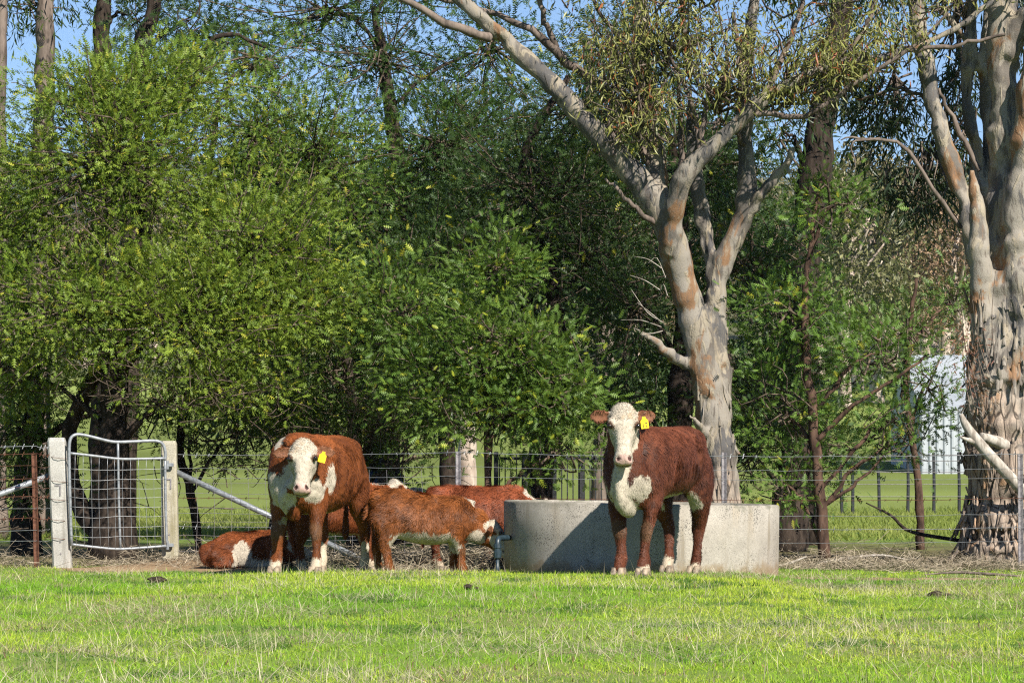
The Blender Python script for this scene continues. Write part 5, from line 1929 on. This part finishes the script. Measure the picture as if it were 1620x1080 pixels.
    vb = rng.uniform(0.82, 1.2, len(pos))[:, None]
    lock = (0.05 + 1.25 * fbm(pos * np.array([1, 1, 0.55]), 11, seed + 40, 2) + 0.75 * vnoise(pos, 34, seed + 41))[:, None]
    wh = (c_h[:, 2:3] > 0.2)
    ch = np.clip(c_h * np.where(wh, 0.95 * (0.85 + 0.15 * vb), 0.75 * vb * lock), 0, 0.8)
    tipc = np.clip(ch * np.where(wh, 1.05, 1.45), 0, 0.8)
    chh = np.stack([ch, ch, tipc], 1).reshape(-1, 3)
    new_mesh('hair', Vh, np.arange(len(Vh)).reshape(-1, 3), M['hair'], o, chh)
    return o


def face_dir(deg):
    """heading angle; 0 = towards the camera, positive turns the nose to the left of the picture"""
    a = math.radians(deg)
    return math.atan2(-math.cos(a), -math.sin(a))


YR = 23.2
build_cattle('red and white cow standing in front of the round concrete trough', X(1036, YR), YR, face_dir(25), 1.0,
             dict(at=(0.80, 0.06, 1.31), yaw=25, pitch=68), dict(fr=(0.02, -0.0, 0), fl=(0.03, -0.01, 0), hr=(0.0, 0.02, 0), hl=(-0.02, -0.03, 0), tail=0.02),
             [(0.68, 0.0, 0.62, 0.26, 0.10, 0.20), (0.80, 0.03, 0.95, 0.16, 0.075, 0.24), (0.62, 0.13, 0.68, 0.14, 0.085, 0.12), (0.60, -0.15, 0.68, 0.12, 0.07, 0.14), (-0.05, 0.12, 0.56, 0.45, 0.24, 0.10), (-0.30, 0.16, 0.58, 0.14, 0.12, 0.08),
              (-0.56, 0.14, 0.02, 0.12, 0.1, 0.07), (-0.56, -0.14, 0.04, 0.12, 0.1, 0.11), (-0.40, -0.10, 0.50, 0.09, 0.06, 0.10), (0.45, 0.1, 0.04, 0.1, 0.1, 0.06)],
             101, (0.088, 0.027, 0.013), ('12', -0.15), hair=90000, hairlen=0.95, ear_drop=-0.02, tuck=0.12, fat=0.92, headscale=0.94)
YL = 24.9
build_cattle('heavy red and white cow with lowered head standing left of the calves', X(499, YL), YL, face_dir(16), 1.0,
             dict(at=(0.86, 0.19, 1.10), yaw=17, pitch=64, roll=-4), dict(fr=(0.06, -0.06, 0), fl=(0.0, 0.06, 0), hr=(0.10, 0.03, 0), hl=(0.0, 0.10, 0), tail=0.0),
             [(0.68, -0.08, 0.66, 0.24, 0.17, 0.17), (0.70, 0.06, 0.80, 0.15, 0.10, 0.16), (0.56, 0.18, 0.70, 0.16, 0.09, 0.10), (0.40, 0.30, 0.80, 0.10, 0.06, 0.14), (0.56, -0.11, 1.16, 0.26, 0.06, 0.14), (0.0, 0, 0.44, 0.50, 0.22, 0.12), (0.46, -0.17, 0.05, 0.12, 0.1, 0.10), (0.46, 0.17, 0.05, 0.12, 0.1, 0.09),
              (-0.5, -0.12, 0.10, 0.14, 0.12, 0.16), (-0.55, 0.24, 0.10, 0.14, 0.14, 0.17)],
             102, (0.150, 0.044, 0.012), ('', 0.25), hair=85000, hairlen=0.9, tuck=0.03, headscale=0.93, fat=1.02, ear_drop=0.15)
YA = 25.2
build_cattle('brown calf standing side on with head down at the water pipe', X(670, YA), YA, math.radians(3), 0.62,
             dict(at=(1.0, 0.0, 0.76), yaw=-8, pitch=58), dict(fr=(0.10, 0.03, 0), fl=(0.0, -0.0, 0), hr=(0.10, 0.0, 0), hl=(-0.04, 0.0, 0), tail=-0.06),
             [(0.0, 0, 0.44, 0.55, 0.40, 0.23), (0.30, 0, 0.48, 0.22, 0.4, 0.16), (-0.30, 0, 0.50, 0.16, 0.4, 0.10), (0.72, 0, 0.56, 0.16, 0.16, 0.16), (0.72, 0, 1.02, 0.20, 0.06, 0.10), (0.5, 0.03, 1.16, 0.2, 0.04, 0.05), (-0.79, 0, 0.36, 0.08, 0.1, 0.10), (-0.52, 0, 0.04, 0.12, 0.3, 0.05)],
             103, (0.165, 0.052, 0.013), hair=42000, hairlen=1.5, front_drop=0.10, tuck=-0.06, headscale=1.1, name='calf', cat='calf', legwidth=1.3)
YB = 26.3
build_cattle('red calf with white neck crest partly hidden behind the left cow', X(533, YB), YB, math.radians(28), 0.66,
             dict(at=(0.86, -0.02, 1.24), yaw=12, pitch=38), dict(fr=(0.02, 0.0, 0), fl=(0.06, 0.0, 0), hr=(0, 0, 0), hl=(0.1, 0, 0)),
             [(0.60, 0, 1.22, 0.30, 0.10, 0.09), (0.80, 0, 1.22, 0.2, 0.08, 0.10), (0.62, -0.10, 0.66, 0.22, 0.24, 0.19), (0.0, 0, 0.44, 0.5, 0.22, 0.14), (0.44, 0, 0.07, 0.12, 0.3, 0.10), (-0.55, 0, 0.07, 0.12, 0.3, 0.10)],
             104, (0.155, 0.042, 0.012), hair=36000, hairlen=1.4, headscale=1.08, name='calf', cat='calf', legwidth=1.2)
YC = 26.55
build_cattle('dark red calf behind the standing calf, its head hidden by the trough', X(757, YC), YC, math.radians(-3), 0.645,
             dict(at=(0.98, 0.02, 0.98), yaw=4, pitch=50), dict(fr=(0.04, 0.0, 0), fl=(0, 0, 0), hr=(0.04, 0, 0), hl=(-0.02, 0, 0)),
             [(0.80, 0, 1.06, 0.22, 0.10, 0.10), (0.0, 0, 0.44, 0.5, 0.22, 0.12), (-0.55, 0, 0.07, 0.12, 0.3, 0.10)],
             105, (0.135, 0.034, 0.012), hair=34000, hairlen=1.5, headscale=1.08, name='calf', cat='calf')
YD = 26.8
build_cattle('red and white calf lying curled on the ground beside the left cow', X(386, YD), YD, math.radians(4), 0.53,
             dict(at=(0.84, 0.05, 0.48), yaw=20, pitch=30), dict(),
             [(-0.02, -0.30, 0.26, 0.17, 0.3, 0.22), (0.15, -0.36, 0.08, 0.34, 0.2, 0.12), (0.55, -0.22, 0.26, 0.10, 0.2, 0.14), (0.30, -0.3, 0.06, 0.35, 0.2, 0.10)],
             106, (0.150, 0.042, 0.013), hair=32000, hairlen=1.6, lying=True, tail=False, name='calf', cat='calf', headscale=1.08)
print('cattle done')

# ------------------------------------------------------------------ grass, straw, dry grass, litter
def blades(n, ymin, ymax, seed, hmin, hmax, wid, colfun, lean=0.6, mask=True, bias=1.0, xm=1.6, patchy=0.0):
    rng = np.random.default_rng(seed)
    y = ymin + (ymax - ymin) * rng.random(n) ** bias
    hw = 810 / FPX * y + xm
    x = rng.uniform(-1, 1, n) * hw
    m, lit, nz = dirt_mask(x, y)
    keep = rng.random(n) > np.clip(m * 1.02 + lit * 0.8, 0, 1) if mask else np.ones(n, bool)
    if patchy:
        pn = fbm(np.stack([x, y, 0 * x], -1), 1.15, 87, 3)
        keep &= rng.random(n) < (1 - patchy) + patchy * ss(0.50, 0.66, pn)
    inside = (x - XT) ** 2 + (y - YT) ** 2 < 1.2 ** 2
    keep &= ~inside
    x, y, nz = x[keep], y[keep], nz[keep]
    n = len(x)
    z = gz(x, y) - 0.006
    p = np.stack([x, y, z], -1)
    patch = fbm(p, 1.1, 61, 3)
    clump = fbm(p, 11.0, 63, 2)
    h = rng.uniform(hmin, hmax, n) * (0.65 + 0.6 * patch) * (0.6 + 0.8 * clump)
    a = rng.uniform(0, 6.283, n)
    ln = np.stack([np.cos(a), np.sin(a), 0 * a], -1) * (rng.random(n) * lean)[:, None]
    d = norm(ln + np.array([0, 0, 1.0]))
    a2 = rng.uniform(0, 6.283, n)
    s = np.stack([np.cos(a2), np.sin(a2), 0 * a2], -1)
    w = wid * rng.uniform(0.6, 1.3, n)
    tip = p + d * h[:, None] + ln * (h * 0.5)[:, None]
    V = np.stack([p - s * w[:, None], p + s * w[:, None], tip], 1).reshape(-1, 3)
    col = colfun(rng, p, patch, n)
    return V, np.arange(len(V)).reshape(-1, 3), np.repeat(col, 3, 0)


def green(rng, p, patch, n):
    q = fbm(p, 0.55, 71, 3)[:, None]
    t = np.clip((q - 0.3) * 2.2 + rng.normal(size=(n, 1)) * 0.25, 0, 1)
    c = np.array([0.19, 0.39, 0.022]) * (1 - t) + np.array([0.50, 0.585, 0.06]) * t
    dk = rng.random(n) < 0.9 * ss(0.60, 0.68, fbm(p, 2.3, 91, 3))
    c[dk] = np.array([0.07, 0.17, 0.02])
    dry = rng.random(n) < 0.06 + 0.5 * ss(0.54, 0.70, fbm(p, 0.9, 81, 3))
    c[dry] = np.array([0.42, 0.36, 0.20]) * rng.uniform(0.6, 1.1, (dry.sum(), 1))
    return c * rng.uniform(0.7, 1.25, (n, 1))


def fargreen(rng, p, patch, n):
    q = fbm(p, 0.35, 75, 3)[:, None]
    return (np.array([0.15, 0.21, 0.03]) * (1 - q) + np.array([0.30, 0.31, 0.09]) * q) * rng.uniform(0.7, 1.2, (n, 1))


def litterc(rng, p, patch, n):
    return np.array([0.20, 0.12, 0.07]) * rng.uniform(0.3, 1.3, (n, 1))


def dryc(rng, p, patch, n):
    return np.array([0.46, 0.41, 0.28]) * rng.uniform(0.35, 1.15, (n, 1))


V1 = [blades(270000, 10.5, 23.0, 201, 0.012, 0.038, 0.0030, green, 1.7), blades(50000, 10.5, 23.0, 204, 0.02, 0.055, 0.0022, green, 0.6), blades(100000, 20.0, 28.6, 202, 0.014, 0.045, 0.0040, green, 1.4), blades(24000, 9.0, 12.5, 203, 0.016, 0.045, 0.0026, green, 1.4), blades(45000, 38, 64, 205, 0.05, 0.14, 0.012, fargreen, 1.2, False)]
n, VV, FF, KK = 0, [], [], []
for v, f, c in V1:
    VV.append(v)
    FF.append(f + n)
    KK.append(c)
    n += len(v)
o = new_mesh('grass', np.vstack(VV), np.vstack(FF), M['grass'], None, np.vstack(KK))
tag(o, 'short bright green pasture grass across the foreground paddock', 'grass', kind='stuff')

# pale dead stalks: upright ones, and fallen straw lying on the turf
v1 = blades(1000, 11, 25, 211, 0.06, 0.20, 0.0016, dryc, 0.45, True)
v2 = blades(2500, 11, 25, 213, 0.04, 0.12, 0.0014, dryc, 0.9, True)
v3 = blades(90000, 11, 27, 212, 0.05, 0.16, 0.0018, dryc, 5.0, False, patchy=0.93)
v4 = blades(9000, 11, 26, 214, 0.02, 0.05, 0.006, litterc, 6.0, False)
VV, FF, KK, n = [], [], [], 0
for v, f, c in (v1, v2, v3, v4):
    VV.append(v)
    FF.append(f + n)
    KK.append(c)
    n += len(v)
o = new_mesh('dry_stalks', np.vstack(VV), np.vstack(FF), M['straw'], None, np.vstack(KK))
tag(o, 'pale dead grass stalks scattered through the green turf', 'straw', kind='stuff')


def tangle(name, label, zones, seed, cA, cB):
    """tangled dry grass and fine twigs: curved strands"""
    rng = np.random.default_rng(seed)
    Vs, Fs, Ks, n0 = [], [], [], 0
    for cx, cy, rx, ry, hgt, cnt in zones:
        x = cx + rng.normal(size=cnt) * rx * 0.5
        y = cy + rng.normal(size=cnt) * ry * 0.5
        keep = (x - XT) ** 2 + (y - YT) ** 2 > 1.25 ** 2
        x, y = x[keep], y[keep]
        n = len(x)
        lump = fbm(np.stack([x, y, 0 * x], -1), 2.2, seed, 2)
        z = gz(x, y) + hgt * rng.random(n) ** 1.6 * np.clip(lump * 2 - 0.35, 0.05, 1.4)
        a = rng.uniform(0, 6.283, n)
        el = rng.normal(size=n) * 0.45
        d = np.stack([np.cos(a) * np.cos(el), np.sin(a) * np.cos(el), np.sin(el)], -1)
        ln = rng.uniform(0.06, 0.26, n)
        b = rng.normal(size=(n, 3)) * 0.3
        p0 = np.stack([x, y, z], -1) - d * ln[:, None] * 0.5
        p1 = p0 + (d + b) * ln[:, None] * 0.4
        p2 = p1 + (d - b) * ln[:, None] * 0.35
        p3 = p2 + (d - b * 0.5) * ln[:, None] * 0.3
        w = rng.uniform(0.0011, 0.0026, n)[:, None]
        s = norm(np.cross(d, rng.normal(size=(n, 3)))) * w
        V = np.stack([p0 - s, p0 + s, p1 - s, p1 + s, p2 - s, p2 + s, p3 - s * 0.4, p3 + s * 0.4], 1)
        zz = gz(V[:, :, 0], V[:, :, 1]) + 0.004
        V[:, :, 2] = np.maximum(V[:, :, 2], zz)
        V = V.reshape(-1, 3)
        i = np.arange(n)[:, None] * 8
        F = np.stack([i + np.array([[q, q + 1, q + 3, q + 2]]) for q in (0, 2, 4)], 1).reshape(-1, 4)
        t = rng.random((n, 1))
        c = (np.array(cA) * (1 - t) + np.array(cB) * t) * rng.uniform(0.6, 1.2, (n, 1))
        Vs.append(V)
        Fs.append(F + n0)
        Ks.append(np.repeat(c, 8, 0))
        n0 += len(V)
    o = new_mesh(name, np.vstack(Vs), np.vstack(Fs), M['straw'], None, np.vstack(Ks))
    tag(o, label, 'dry grass', kind='stuff')


tangle('dry_grass', 'tangled dry grass and twigs along the foot of the fence', [(2.9, 27.5, 1.2, 0.9, 0.11, 2600), (4.2, 27.4, 1.4, 0.9, 0.13, 4000), (5.4, 27.4, 1.2, 0.8, 0.11, 1500), (-0.9, 27.2, 1.0, 0.9, 0.20, 3600), (0.05, 26.9, 0.5, 0.5, 0.14, 1600), (-2.3, 27.3, 0.9, 0.7, 0.10, 1500), (-3.3, 27.9, 1.2, 0.5, 0.05, 1500), (-5.3, 27.5, 0.9, 0.6, 0.16, 1600), (3.0, 29.3, 3.0, 1.2, 0.2, 2000), (-2, 29.6, 4.0, 1.2, 0.18, 2000)],
       301, (0.15, 0.115, 0.075), (0.40, 0.34, 0.25))


def stick(pts, r, label, name='fallen_branch', mat='greybark', cat='branch'):
    m = MB()
    m.tube(pts, r, 7, 14)
    o = m.build(name, M[mat], None, True)
    tag(o, label, cat)


def gp(px, Y, dz=0.02):
    x = X(px, Y)
    return (x, Y, G(x, Y) + dz)


stick([gp(1460, 25.3), gp(1510, 25.35, 0.04), gp(1560, 25.3, 0.03), gp(1612, 25.2, 0.015)], [0.004, 0.012, 0.014, 0.008], 'thin dark fallen branch on the grass at right')
stick([P(1370, 795, 28.9), P(1410, 815, 28.9), P(1440, 840, 28.9), P(1520, 855, 28.8)], [0.006, 0.014, 0.018, 0.02], 'crooked dark branch leaning behind the fence at right', mat='shadebark')
stick([gp(1290, 27.9, 0.03), gp(1330, 28, 0.06), gp(1390, 28.0, 0.10), gp(1440, 28, 0.05)], [0.012, 0.016, 0.012, 0.006], 'grey fallen branch in the dry grass right of the trough', mat='deadwood')
stick([gp(1232, 27.0, 0.03), gp(1250, 27.0, 0.06), gp(1275, 27.05, 0.12)], [0.015, 0.013, 0.007], 'short pale stick beside the right side of the trough', mat='deadwood')


def dung(px, Y, s, label, seed):
    rng = np.random.default_rng(seed)
    m = MB()
    for k in range(5):
        c = rng.normal(size=2) * s * 0.45
        r = s * rng.uniform(0.4, 0.7)
        rr = []
        for z, f in ((0, 1), (0.3, 1.0), (0.65, 0.75), (0.95, 0.35), (1.0, 0.1)):
            rr.append(((c[0], c[1], z * r * 0.55 + 0.006 * k), (1, 0, 0), (0, 1, 0), r * f * rng.uniform(0.85, 1.15), r * f * rng.uniform(0.85, 1.15), 2, 0))
        m.add(*ring_loft(rr, 12))
    x = X(px, Y)
    o = m.build('dung_pat', M['dung'], None, True, (x, Y, G(x, Y)))
    tag(o, label, 'dung')


dung(250, 23.0, 0.10, 'dark dung pat on the grass in front of the gate', 1)
dung(1480, 20.6, 0.07, 'dark dung pat on the grass at right', 2)
dung(745, 20.3, 0.045, 'small flat dung pat on the grass in front of the calves', 3)

# ------------------------------------------------------------------ air: faint haze towards the hills
m = MB()
m.box((0, 2900, 349), (9000, 6200, 702))
hz = m.build('haze', mat_new('haze_tmp')[0])
hm = bpy.data.materials.new('haze_air')
hm.use_nodes = True
nt = hm.node_tree
nt.nodes.clear()
out = nt.nodes.new('ShaderNodeOutputMaterial')
pv = nt.nodes.new('ShaderNodeVolumePrincipled')
pv.inputs['Color'].default_value = (0.62, 0.78, 1.0, 1)
pv.inputs['Density'].default_value = 0.00006
nt.links.new(pv.outputs[0], out.inputs['Volume'])
hz.data.materials.clear()
hz.data.materials.append(hm)
tag(hz, 'thin blue haze in the air before the far hills', 'haze', kind='stuff')
print('TRIS', sum(sum(len(p.vertices)-2 for p in m_.polygons) if len(m_.polygons)<50000 else int(len(m_.loops)-2*len(m_.polygons)) for m_ in bpy.data.meshes if m_.users))
